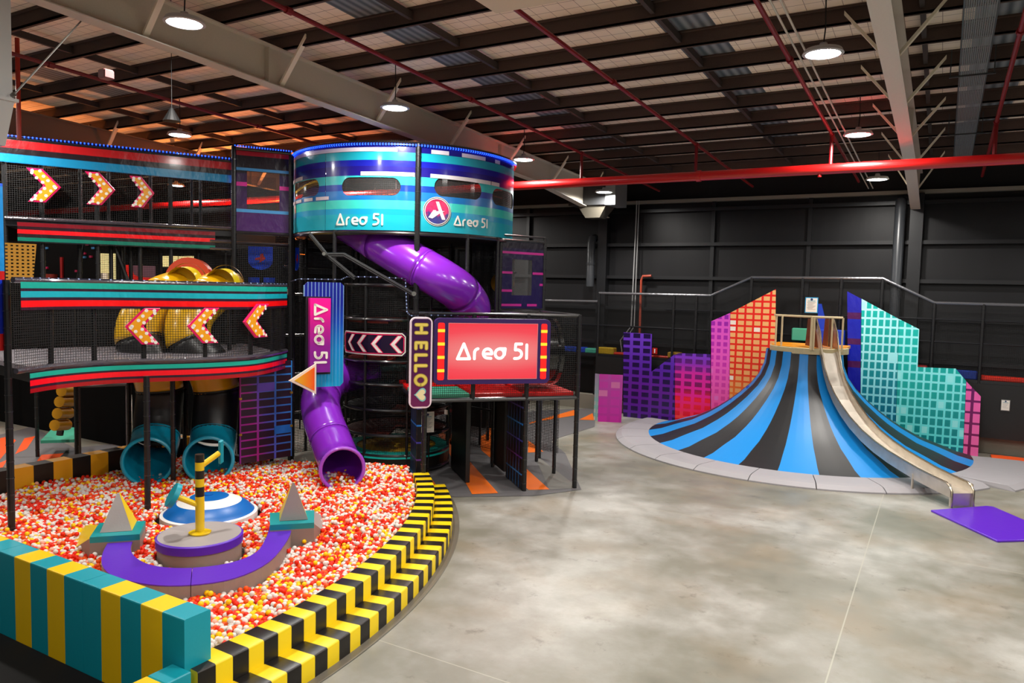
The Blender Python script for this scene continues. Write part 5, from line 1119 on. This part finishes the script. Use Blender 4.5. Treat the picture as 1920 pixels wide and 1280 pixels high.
HEL = {'H': [[(0, 0), (0, 1)], [(.75, 0), (.75, 1)], [(0, .5), (.75, .5)]], 'E': [[(.55, 1), (0, 1), (0, 0), (.55, 0)], [(0, .5), (.45, .5)]], 'L': [[(0, 1), (0, 0), (.5, 0)]], 'O': [arc(.45, .5, .45, .5, 0, 360, 20)]}
cap = WH*.46; ox = (WH-cap)/2
for ch, y0 in (('H', 603), ('E', 636.5), ('L', 659.5), ('L', 679.5), ('O', 698)):
    v0 = HH*(765-y0-3)/172
    for wd, k_, o_, nm in ((.105, 0, .078, 'letter_glow_edge'), (.068, 1, .082, 'letter')):
        pass
    m = MB(); m.strokes(lambda u, v, w_: fh.p(u, v, .078+w_), turned(HEL[ch], cap, ox, v0-.02), .088, 0, .006, 0); m.strokes(lambda u, v, w_: fh.p(u, v, .084+w_), turned(HEL[ch], cap, ox, v0-.02), .055, 0, .004, 1)
    m.build('letter', [mat('letter_ochre', 'b8a040', .35), mat('letter_lemon', 'ecd868', .35)], hf)
hc = (WH*.52, HH*(765-739)/172)
heart = []
for i in range(40):
    a = 2*PI*i/40; x = 16*math.sin(a)**3; y = 13*math.cos(a)-5*math.cos(2*a)-2*math.cos(3*a)-math.cos(4*a); heart.append((y/17*.135, -x/17*.135))   # turned a quarter clockwise
m = MB(); m.poly([fh.p(hc[0]+x*1.25, hc[1]+y*1.25, .078) for x, y in heart], fh.N*.006, k=0); m.poly([fh.p(hc[0]+x, hc[1]+y, .084) for x, y in heart], fh.N*.004, k=1); m.build('heart', [mat('heart_blue', '7cc8c8', .35), mat('heart_cream', 'ecdcae', .35)], hf)
# ================================================================== blue and pink upright Area 51 sign
fb = frpx(568, 642, 17.85, 18.35, 528, 726); WB, HB = fb.w, fb.h
bx_f = lambda x: (x-568)/74*WB; bz_f = lambda y: (726-y)/198*HB
t = thing('upright_sign', fb.O, 'tall blue striped sign with a pink box reading Area 51 downwards', 'sign')
pl = [(568, 555), (568, 535), (575, 528), (636, 528), (642, 534), (642, 719), (636, 726), (588, 726), (588, 700), (616, 700), (616, 555)]
TBm = NT('sign_blue_stripe'); u, v, vec = TBm.uv(); base = TBm.ramp(TBm.math('DIVIDE', v, HB), [(0, lin('0898cc')), (.35, lin('0a84c8')), (.62, lin('0a40a8')), (.8, lin('0a1c88')), (1, lin('101c80'))])
ln = TBm.math('LESS_THAN', TBm.math('FRACT', TBm.math('DIVIDE', u, WB/11.2)), .16); base = TBm.mix(TBm.math('MULTIPLY', ln, TBm.math('ADD', .15, TBm.math('MULTIPLY', TBm.math('DIVIDE', v, HB), .6))), base, lin('9ac8f0'))
TBm.link(base, TBm.b.inputs['Base Color']); TBm.b.inputs['Roughness'].default_value = .3
m = MB(); m.poly([fb.p(bx_f(x), bz_f(y), 0) for x, y in pl], fb.N*.06, uvs=[(bx_f(x), bz_f(y)) for x, y in pl]); m.build('back_board', TBm.m, t)
m = MB(); m.slab(fb.O, fb.U, fb.V, fb.N, bx_f(571), bx_f(617), bz_f(702), bz_f(555), .06, .066); m.build('painted_shadow', mat('shadow_navy', '0a0a1c', .5), t)  # dark sheet standing in for the shade around the pink letter box
MPk = vstripe('sign_magenta', [(0, '7a1890'), (.35, '8c1890'), (.6, 'b8148c'), (.85, 'ec1090'), (1, 'f41098')], bz_f(697), bz_f(558), mode='LINEAR', wrinkle=.02)
m = MB(); m.slab(fb.O, fb.U, fb.V, fb.N, bx_f(575.5), bx_f(613.5), bz_f(697), bz_f(558), .06, .22); lbx = m.build('letter_box', MPk, t, bevel=.006)
s = (bz_f(566)-bz_f(678))/AW; letters(lambda u, v, w_: fb.p(u, v, .221+w_), turned(AREA51, s*1.0, bx_f(583), bz_f(568)), s*.17, .008, M_white, lbx)
ft = frpx(540, 591.5, 17.35, 17.75, 682, 742); Wt, Ht = ft.w, ft.h
t = thing('triangle_sign', ft.O, 'orange and yellow triangle sign pointing left with cream edge', 'sign')
zmid = (742-713)/60*Ht
m = MB(); m.poly([ft.p(0, zmid), ft.p(Wt, 0), ft.p(Wt, Ht)], ft.N*.05); m.build('border', mat('edge_cream', 'e6d4c4', .4), t, bevel=.008)
MT = vstripe('tri_face', [(0, 'e0b01c'), (.3, 'e8a01c'), (.6, 'ee8014'), (1, 'ee3a10')], .1, Wt, axis=0, mode='LINEAR', wrinkle=.02)
q = [(.13, zmid), (Wt-.05, .09), (Wt-.05, Ht-.09)]; m = MB(); m.poly([ft.p(u, v, .05) for u, v in q], ft.N*.012, uvs=q); m.build('face', MT, t)
# ================================================================== tube slides
M_tp = mat('tube_purple', '8428c0', .22, coat=.6, bs=2, bump=.02); M_tp2 = mat('tube_purple_rim', 'a04ad0', .25, coat=.6); M_tpd = M_tp
M_tt = mat('tube_teal', '0c9cbe', .3, coat=.4); M_ty = mat('tube_yellow', 'e0ac10', .3, coat=.3); M_tk = mat('tube_black', '121214', .4)
def tubeslide(path, r, segs, label, rim, name='tube_slide', n=32, sub=6):
    """path of points from the mouth inwards; segs = [(end index, material)]"""
    pts_ = smooth_pts([Vector(p) for p in path], sub); t = thing(name, path[0], label, 'slide'); i0 = 0
    for e, mt in segs:
        e2 = min(e*sub, len(pts_)-1); seg = pts_[i0:e2+1]
        m = MB(); m.tube(seg, r, n, cap=False); sec = m.build('tube_section', mt, t, smooth=True, solid=.025)
        d = (seg[-1]-seg[-2]).normalized(); m = MB(); m.tube([seg[-1]-d*.02, seg[-1]+d*.02], r+.022, n, cap=False); m.build('joint_flange', mt, sec, smooth=True)
        i0 = e2
    d = (pts_[1]-pts_[0]).normalized(); m = MB()
    # rolled mouth rim
    up_ = Vector((0, 0, 1)); a = (up_-d*up_.dot(d)).normalized(); b = d.cross(a)
    m.tube([pts_[0]+(a*math.cos(2*PI*i/n)+b*math.sin(2*PI*i/n))*(r+.01) for i in range(n)], .042, 8, closed=True); m.build('mouth_rim', rim, t, smooth=True)
    return t
tubeslide([P(642, 879, 16.8), P(635, 863, 17.4), P(619, 822, 17.95), P(605, 783, 18.4), P(602, 745, 19.1), P(625, 712, 20.3), P(690, 695, 21.5)], .47, [(2, M_tp), (4, M_tp), (6, M_tp)], 'purple tube slide mouth opening onto the balls under the triangle sign', M_tp2, sub=6)
tubeslide([P(612, 396, 21.3), P(660, 422, 20.6), P(712, 455, 19.95), P(752, 479, 19.6), P(793, 503, 19.4), P(832, 526, 19.35), P(864, 549, 19.7), P(884, 580, 20.6), P(868, 612, 21.8)], .52, [(2, M_tp), (4, M_tp), (6, M_tp), (8, M_tp)], 'large purple tube slide winding down out of the round tower', M_tp, sub=6)
tubeslide([P(277, 865, 16.8), P(285, 850, 17.35), P(293, 818, 17.8), P(297, 772, 18.0), P(300, 730, 18.0), P(287, 685, 17.9), P(262, 640, 17.9), P(268, 598, 18.1), P(300, 560, 18.6), P(335, 545, 19.4), P(350, 540, 20.2)], .515, [(2, M_tt), (4, M_tk), (5, M_ty), (6, M_tk), (8, M_ty), (10, M_ty)], 'teal-mouthed tube slide at the left of the ball pit, rising in black and yellow', M_tt)
tubeslide([P(391, 862, 17.1), P(396, 848, 17.6), P(401, 816, 18.05), P(404, 772, 18.2), P(406, 730, 18.2), P(390, 685, 18.1), P(356, 645, 18.1), P(356, 598, 18.3), P(386, 560, 18.9), P(410, 545, 19.7), P(422, 540, 20.4)], .515, [(2, M_tt), (4, M_tk), (5, M_ty), (6, M_tk), (8, M_ty), (10, M_ty)], 'teal-mouthed tube slide behind the padded climbing post, rising in black and yellow', M_tt)
for i, (px_, py_, r_) in enumerate(((341, 527, .40), (413, 529, .38))):
    p = P(px_, py_, 18.75+i*.15); t = thing('slide_entry', p, ['left one of two yellow drum-shaped slide entries above the middle banner', 'yellow drum-shaped slide entry right of its twin, beside the lookout bay'][i], 'slide entry')
    m = MB(); m.tube([p-fw*.05+Vector((0, 0, -.05)), p+fw*.35], r_, 28, cap=False); m.tube([p+fw*.3, p+fw*.32], r_, 28); m.build('drum', mat('entry_yellow', 'dcc018', .35), t, smooth=True)
    m = MB(); m.tube([p+fw*.3, p+fw*.37], r_+.09, 28, cap=False); m.build('rim', mat('entry_rim', '6a4a18', .4), t, smooth=True)
p = P(352, 526, 19.8); m = MB(); m.tube([p, p+fw*.3], .62, 28); tag(m.build('tunnel_ring', mat('ring_red', 'b83a14', .4), smooth=True), 'orange red tunnel ring behind the left yellow slide entry', 'tunnel')
# ================================================================== far tower panel right of the purple slide
fa = frpx(939, 1016, 21.0, 21.9, 452, 578); WA, HA = fa.w, fa.h
t = thing('far_lookout', fa.O, 'dark purple windowed lookout panel with pink stripes right of the purple tube slide', 'play structure'); a = (fa.O, fa.U, fa.V, fa.N)
wx0, wx1, wz0, wz1 = WA*.24, WA*.73, HA*.2, HA*.74
m = MB()
for q in ((0, WA, 0, wz0), (0, WA, wz1, HA), (0, wx0, wz0, wz1), (wx1, WA, wz0, wz1)): m.slab(*a, *q, -.01, .01)
m.build('vinyl_panel', vstripe('panel_deep', [(0, '1c1048'), (.5, '1a0c3c'), (.9, '140a20')], 0, HA), t)
m = MB()
for u0, u1, v in ((0, WA, .82), (0, .25*WA, .52), (.74*WA, WA, .52), (0, .25*WA, .25), (0, .48*WA, .035), (.62*WA, .86*WA, .035), (.92*WA, WA, .35)): m.slab(*a, u0, u1, HA*v, HA*(v+.035), .01, .014)
parts(m, 'pink_stripe', mat('stripe_magenta', 'c0208c', .35), t)
m = MB(); m.slab(*a, wx0, wx1, wz0, wz1, -.004, 0); m.build('window_pane', M_clear, t)
for u in (-.05, WA+.05): q = fa.p(u, 0); post(MB(), q.x, q.y, 0, fa.O.z+HA+.15, .055).build('post', [M_post, M_tie], t)
m = MB(); m.tube([fa.p(-.05, HA+.03), fa.p(WA+.05, HA+.03)], .04, 6); m.tube([fa.p(-.05, HA+.17), fa.p(WA+.05, HA+.17)], .03, 6); m.tube([fa.p(-.05, -.04), fa.p(WA+.05, -.04)], .05, 6); parts(m, 'rail', [mat('rail_foam', '1a1a1d', .3)], t)
m = MB(); c_ = fa.p(WA*.42, HA*.38, -.6); m.tube([c_, c_-fa.N*.4], .28, 20); m.build('yellow_disc', mat('disc_yellow', '8a6a10', .4), t, smooth=True)
m = MB(); m.slab(*a, 0, WA, 0, HA, -1.6, -1.5); m.build('back_net', M_netd, t)
# ================================================================== behind: dark net walls that close the tower bays
t = thing('rear_play_frame', (-14, 19.5, 0), 'dark netted play frame standing behind the tower and drum', 'play structure')
m = MB(); quad(m, Vector((-16.6, 15.2, 0)), Vector((-15.0, 21.0, 0)), Vector((-15.0, 21.0, 6.35)), Vector((-16.6, 15.2, 6.35))); quad(m, Vector((-15.0, 21.2, 0)), Vector((-10.0, 20.4, 0)), Vector((-10.0, 20.4, 4.4)), Vector((-15.0, 21.2, 4.4))); quad(m, Vector((-16.6, 20.5, 0)), Vector((-11.2, 19.4, 0)), Vector((-11.2, 19.4, 6.35)), Vector((-16.6, 20.5, 6.35)))
m.build('net', M_netd, t)
MB().box(-20, -15.6, 21.2, 21.3, 0, 8.2).build('back_panel', mat('panel_black3', '060607', .8, spec=.1), t)
MB().box(-15.6, -13.2, 22.6, 22.7, 0, 4.2).build('back_panel', mat('panel_black3', '060607', .8, spec=.1), t)
for x, y in ((-16.4, 16.2), (-16.0, 18), (-15.5, 20.3), (-13.9, 20.2), (-12.6, 20.0), (-11.4, 19.8), (-14.6, 16.8), (-12.9, 18.6), (-15.6, 17.3)): post(MB(), x, y, 0, 6.35, .045).build('post', [M_post, M_tie], t)
m = MB()
for z in (1.2, 2.35, 3.5, 4.7, 5.5): m.tube([(-16.6, 15.5, z), (-15.3, 20.4, z)], .035, 6); m.tube([(-15.3, 20.4, z), (-11.2, 19.6, z)], .035, 6)
parts(m, 'rail', [mat('rail_foam', '1a1a1d', .3)], t)
for i, (x, y, z, c) in enumerate(((-14.5, 19.2, 4.62, '101014'), (-15.2, 18.6, 3.45, '6a1c10'), (-14.7, 19.3, 2.3, '12484a'), (-14.5, 18.8, 1.1, '5c1a10'))): MB().box(x-1.1, x+1.3, y-.8, y+.6, z, z+.08).build('shelf_pad', mat('webpad_'+c, c, .5), t)
# blue shields seen through the lookout bay
for (x0, x1, y0, y1, d, lab) in ((466, 512, 462, 505, 21.8, 'blue shield-shaped pad with a red bolt mark in the lookout bay'), (550, 558, 464, 507, 21.6, 'narrow blue pad with a red bolt mark left of the purple slide')):
    fr = frpx(x0, x1, d, d+.1, y0, y1); t = thing('shield_pad', fr.O, lab, 'pad'); n_ = 8
    pts_ = [fr.p(0, fr.h), fr.p(0, fr.h*.4)]+[fr.p(fr.w/2-fr.w/2*math.cos(PI*i/n_), fr.h*.4*(1-math.sin(PI*i/n_))) for i in range(1, n_)]+[fr.p(fr.w, fr.h*.4), fr.p(fr.w, fr.h)]
    m = MB(); m.poly(pts_, fr.N*.08); m.build('pad_body', mat('shield_blue', '1450f0', .35), t)
    bolt = [(.28, .42), (.5, .42), (.44, .3), (.55, .36), (.72, .48), (.66, .56), (.60, .72), (.5, .66), (.5, .54), (.3, .5)]
    m = MB(); m.poly([fr.p(u*fr.w, v*fr.h, .08) for u, v in bolt], fr.N*.01); m.build('bolt_mark', mat('bolt_red', 'e02818', .4), t)
m = MB()
for x in (470, 499): 
    for q in range(1): p = P(x+6, 528, 20.9); m.box(p.x-.12, p.x+.12, p.y-.1, p.y+.1, p.z-.02, p.z+.12)
tag(m.build('floor_bumps', mat('bump_blue', '1038b0', .4)), 'two small blue bumps on the lookout deck below the shield', 'pad')
# yellow webbing, red slide, lit doorway etc. behind the middle banner
fr = frpx(11, 70, 17.2, 17.6, 455, 528); MW = NT('webbing'); u, v, _v = MW.uv()
fa_ = MW.math('GREATER_THAN', MW.math('FRACT', MW.math('DIVIDE', u, .105)), .45); fb_ = MW.math('GREATER_THAN', MW.math('FRACT', MW.math('DIVIDE', v, .082)), .42)
MW.link(MW.math('MAXIMUM', fa_, fb_), MW.b.inputs['Alpha']); MW.b.inputs['Base Color'].default_value = lin('d09428'); MW.b.inputs['Roughness'].default_value = .6
m = MB(); m.add([fr.p(0, 0), fr.p(fr.w*.86, 0), fr.p(fr.w, fr.h), fr.p(0, fr.h)], [(0, 1, 2, 3)], [(0, 0), (fr.w*.86, 0), (fr.w, fr.h), (0, fr.h)]); tag(m.build('webbing_panel', MW.m), 'yellow woven webbing panel above the left end of the middle banner', 'webbing')
t = thing('red_slide', P(250, 525, 23), 'short red slide with dark bed behind the middle banner', 'slide')
fr = frpx(226, 294, 23, 23.6, 496, 535); m = MB(); m.poly([fr.p(0, 0), fr.p(fr.w, 0), fr.p(fr.w, fr.h*.4), fr.p(fr.w*.5, fr.h*.42), fr.p(fr.w*.35, fr.h*.55), fr.p(fr.w*.28, fr.h*1.0), fr.p(0, fr.h)], fr.N*.1); m.build('slide_side', mat('slide_red', 'd01a10', .35), t)
m = MB(); m.poly([fr.p(fr.w*.35, fr.h*.4, -.3), fr.p(fr.w, fr.h*.4, -.3), fr.p(fr.w, fr.h, -.3), fr.p(fr.w*.35, fr.h, -.3)], fr.N*.1); m.build('slide_bed', mat('slide_mauve', '5a3a44', .4), t)
def farpanel(x0, x1, y0, y1, d, mm_, name, label, cat):
    fr = frpx(x0, x1, d, d+.3, y0, y1); Y_ = 19.8 if x0 > 300 else 13.4; a = YP(x0, y1, Y_); b = YP(x1, y0, Y_); m = MB(); m.box(a.x, b.x, Y_-(.25 if name == 'soft_block' else .05), Y_, a.z, b.z); return tag(m.build(name, mm_), label, cat)
M_lit = emis('lit_cream', 'e0cf90', .75)
farpanel(183, 217, 475, 526, 26, M_lit, 'lit_doorway', 'cream lit doorway far behind the middle banner, left of the red slide', 'doorway')
farpanel(305, 334, 480, 500, 26, M_lit, 'lit_window', 'small cream lit window left of its twin behind the yellow slide entry', 'window')
farpanel(337, 364, 480, 500, 26, M_lit, 'lit_window', 'small cream lit window right of its twin behind the yellow slide entry', 'window')
farpanel(197, 208, 512, 526, 24, mat('pad_whitish', 'd8c8b8', .5), 'soft_block', 'small whitish block in front of the lit doorway', 'block')
farpanel(94, 108, 514, 526, 24, mat('pad_brick', '8c2c1c', .5), 'soft_block', 'small brick red block in the dark behind the middle banner', 'block')
farpanel(116, 119, 482, 526, 23, mat('pole_red', 'a01818', .5), 'red_pole', 'thin red pole in the dark behind the middle banner', 'pole')  # pole in plain dark red
for i, (x, y, c) in enumerate(((89, 465, '3a7ab0'), (176, 465, '3a7ab0'), (160, 482, '3a7ab0'), (165, 458, 'b01850'), (160, 475, 'b01850'), (172, 481, 'b01850'), (89, 502, 'b01850'), (145, 508, 'b01850'))): farpanel(x-2, x+2, y-2, y+2, 24, mat('spot_'+c, c, .5), 'wall_marker', '%s square marker on the dark climbing wall behind the upper left deck' % ('blue' if c[0] == '3' else 'crimson'), 'marker').__setitem__('group', 'square markers on the dark wall')
MB_ = MB().box(-31, -20.2, 19.8, 19.9, 0, 6.3); tag(MB_.build('dark_partition', mat('panel_black3', '060607', .8, spec=.1)), 'tall black partition wall behind the left playground decks', 'partition')
MB_ = MB().box(-34, -21, 13.4, 13.5, 0, 6.2); tag(MB_.build('dark_partition', mat('panel_black3', '060607', .8, spec=.1)), 'black partition wall at the far left behind the lower deck', 'partition')
tag(MB().box(-31, -22.2, 21, 21.1, 6.3, 8.1).build('dark_partition', mat('panel_black3', '060607', .8, spec=.1)), 'black screen high up behind the top left deck', 'partition')
# under the lower deck at left: rollers, green pad, grey door frame, orange floor pattern
t = thing('roller_ladder', G(125, 830, 0), 'dark ladder of yellow padded rollers under the lower deck at left', 'climbing ladder')
for i, (x, y) in enumerate(((127, 733), (123, 753), (119, 775), (114, 797))):
    a, b = P(x-12, y, 19.4), P(x+12, y-1, 19.9); m = MB(); m.tube([a, b], .145, 14); m.build('roller', mat('roller_amber', 'c88c14', .35), t, smooth=True)
m = MB(); a, b = P(112, 815, 20), P(128, 725, 20.6); m.tube([a, b], .09, 8); m.build('frame', [M_post], t)
tag(MB().hexa([tuple(p) for p in (G(76, 831, .55), G(140, 829, .55), G(142, 806, .55), G(100, 806, .55))]+[tuple(p+Vector((0, 0, .08))) for p in (G(76, 831, .55), G(140, 829, .55), G(142, 806, .55), G(100, 806, .55))]).build('step_pad', mat('pad_green', '3c9c80', .4)), 'mint green step pad below the yellow roller ladder', 'pad')
t = thing('door_frame', G(195, 862, .4), 'grey steel door frame under the lower deck behind the striped foam wall', 'frame'); p0, p1 = P(147, 862, 19.2), P(242, 850, 19.8); zt4 = P(147, 722, 19.2).z
for p in (p0, p1): m = MB(); m.box(p.x-.05, p.x+.05, p.y-.05, p.y+.05, 0, zt4); m.build('jamb', mat('frame_mauve', '6c6063', .4), t)
m = MB(); m.tube([Vector((p0.x, p0.y, zt4)), Vector((p1.x, p1.y, zt4))], .05, 4); m.build('lintel', mat('frame_mauve', '6c6063', .4), t)
tag(MB().box(-24, -18.0, 15.6, 15.7, 0, 3.1).build('dark_partition', mat('panel_black3', '060607', .8, spec=.1)), 'black partition wall under the lower deck behind the tube slides', 'partition')
m = MB()
def flo(pts_, k, z=.012): m.add([tuple(Vector((G(x, y, 0).x, G(x, y, 0).y, z))) for x, y in pts_], [tuple(range(len(pts_)))], k=k)
flo([(-60, 900), (0, 815), (60, 800), (140, 840), (230, 830), (240, 850), (60, 895), (-60, 1000)], 0, .008)
flo([(0, 822), (18, 818), (30, 826), (0, 862)], 1); flo([(28, 852), (46, 822), (66, 818), (50, 842)], 1); flo([(62, 875), (78, 853), (120, 850), (104, 865)], 1); flo([(-40, 900), (0, 868), (14, 862), (0, 885), (-40, 920)], 1)
tag(m.build('floor_mat', [mat('mat_grey', '6a686a', .6, var=.2), mat('mat_orange', 'f0561a', .5)]), 'grey floor mat with orange slashes at the far left below the deck', 'mat')
m = MB()
flo([(790, 905), (850, 932), (1000, 930), (1090, 918), (1060, 850), (1000, 800), (930, 770), (800, 770)], 0, .008)
flo([(990, 850), (1050, 820), (1115, 800), (1118, 765), (1000, 770), (940, 790)], 0, .009)
flo([(812, 800), (822, 800), (934, 925), (885, 927), (842, 850)], 1, .014)
flo([(897, 820), (913, 813), (1030, 918), (991, 919), (951, 885), (903, 845)], 1, .014); flo([(843, 812), (858, 814), (860, 836), (843, 833)], 1, .014)
flo([(917, 788), (933, 787), (960, 826), (945, 828), (910, 815)], 1, .014); flo([(990, 826), (1019, 847), (990, 849)], 1, .014)
flo([(992, 793), (1079, 768), (1079, 779), (1010, 790), (994, 795)], 1, .015); flo([(1086, 787), (1111, 775), (1114, 788)], 1, .015)
flo([(794, 888), (812, 912), (818, 910), (800, 886)], 1, .014); flo([(1000, 850), (1085, 915), (1030, 918)], 2, .012)
tag(m.build('floor_mat', [mat('mat_grey', '6a686a', .6), mat('mat_orange2', 'f5741a', .5), mat('mat_greylight', '77756f', .6)]), 'grey floor mat with bright orange slashes under the screen platform', 'mat')
# grid ladder panel left of the purple tube mouth
fr = frpx(450, 547, 17.6, 18.6, 700, 870); t = thing('grid_panel', fr.O, 'violet and blue brick-patterned wall panel at the back of the ball pit', 'panel')
ML = NT('brick_ladder'); u, v, _v = ML.uv(); W4, H4 = fr.w, fr.h
a = ML.math('FRACT', ML.math('ADD', ML.math('DIVIDE', u, W4/3), 30)); b = ML.math('FRACT', ML.math('ADD', ML.math('DIVIDE', v, H4/11.3), 30))
ffl = ML.math('MULTIPLY', ML.math('MULTIPLY', ML.math('GREATER_THAN', a, .06), ML.math('LESS_THAN', a, .94)), ML.math('LESS_THAN', b, .80))
sidec = ML.ramp(ML.math('ADD', ML.math('MULTIPLY', ML.math('DIVIDE', u, W4), .75), ML.math('MULTIPLY', ML.math('DIVIDE', v, H4), .25)), [(0, lin('8c1a8c')), (.30, lin('9a1880')), (.46, lin('5a48b8')), (.6, lin('3a64c0')), (1, lin('2a80d0'))])
ML.link(ML.mix(ffl, sidec, lin('260c22')), ML.b.inputs['Base Color']); ML.b.inputs['Roughness'].default_value = .4
m = MB(); m.slab(fr.O, fr.U, fr.V, fr.N, 0, W4, 0, H4+.25, -.04, 0); m.build('printed_board', ML.m, t)
for (x0, x1, y0, y1, c) in ((481, 513, 720, 736, '5c40a8'), (513, 545, 806, 822, '2068c0')):
    q = lambda x, y: ((x-450)/97*W4, (870-y)/170*H4); m = MB(); u0, v0 = q(x0, y1); u1, v1 = q(x1, y0); m.slab(fr.O, fr.U, fr.V, fr.N, u0, u1, v0, v1, 0, .012); m.build('coloured_brick', mat('brick_'+c, c, .4), t)
for (x, y) in ((450, 746), (545, 743), (450, 814), (545, 809)):
    m = MB(); u0, v0 = (x-450)/97*W4, (870-y)/170*H4; m.slab(fr.O, fr.U, fr.V, fr.N, u0-.03, u0+.03, v0-.025, v0+.025, 0, .04); m.build('bracket', mat('bracket_brass', 'b08a30', .4, .5), t)
# inner wall of dark panels at the back of the pit
ledstring([P(545, 528, 18.4), P(560, 523, 18.3), P(640, 524, 18.5), P(650, 519, 19.0), P(690, 519, 19.2), P(760, 522, 19.2), P(763, 585, 18.0), P(770, 592, 17.6), P(800, 591, 17.5), P(1030, 590, 18.5)], 'dim light rope trailing along the rail above the signs', .16, .014, False)
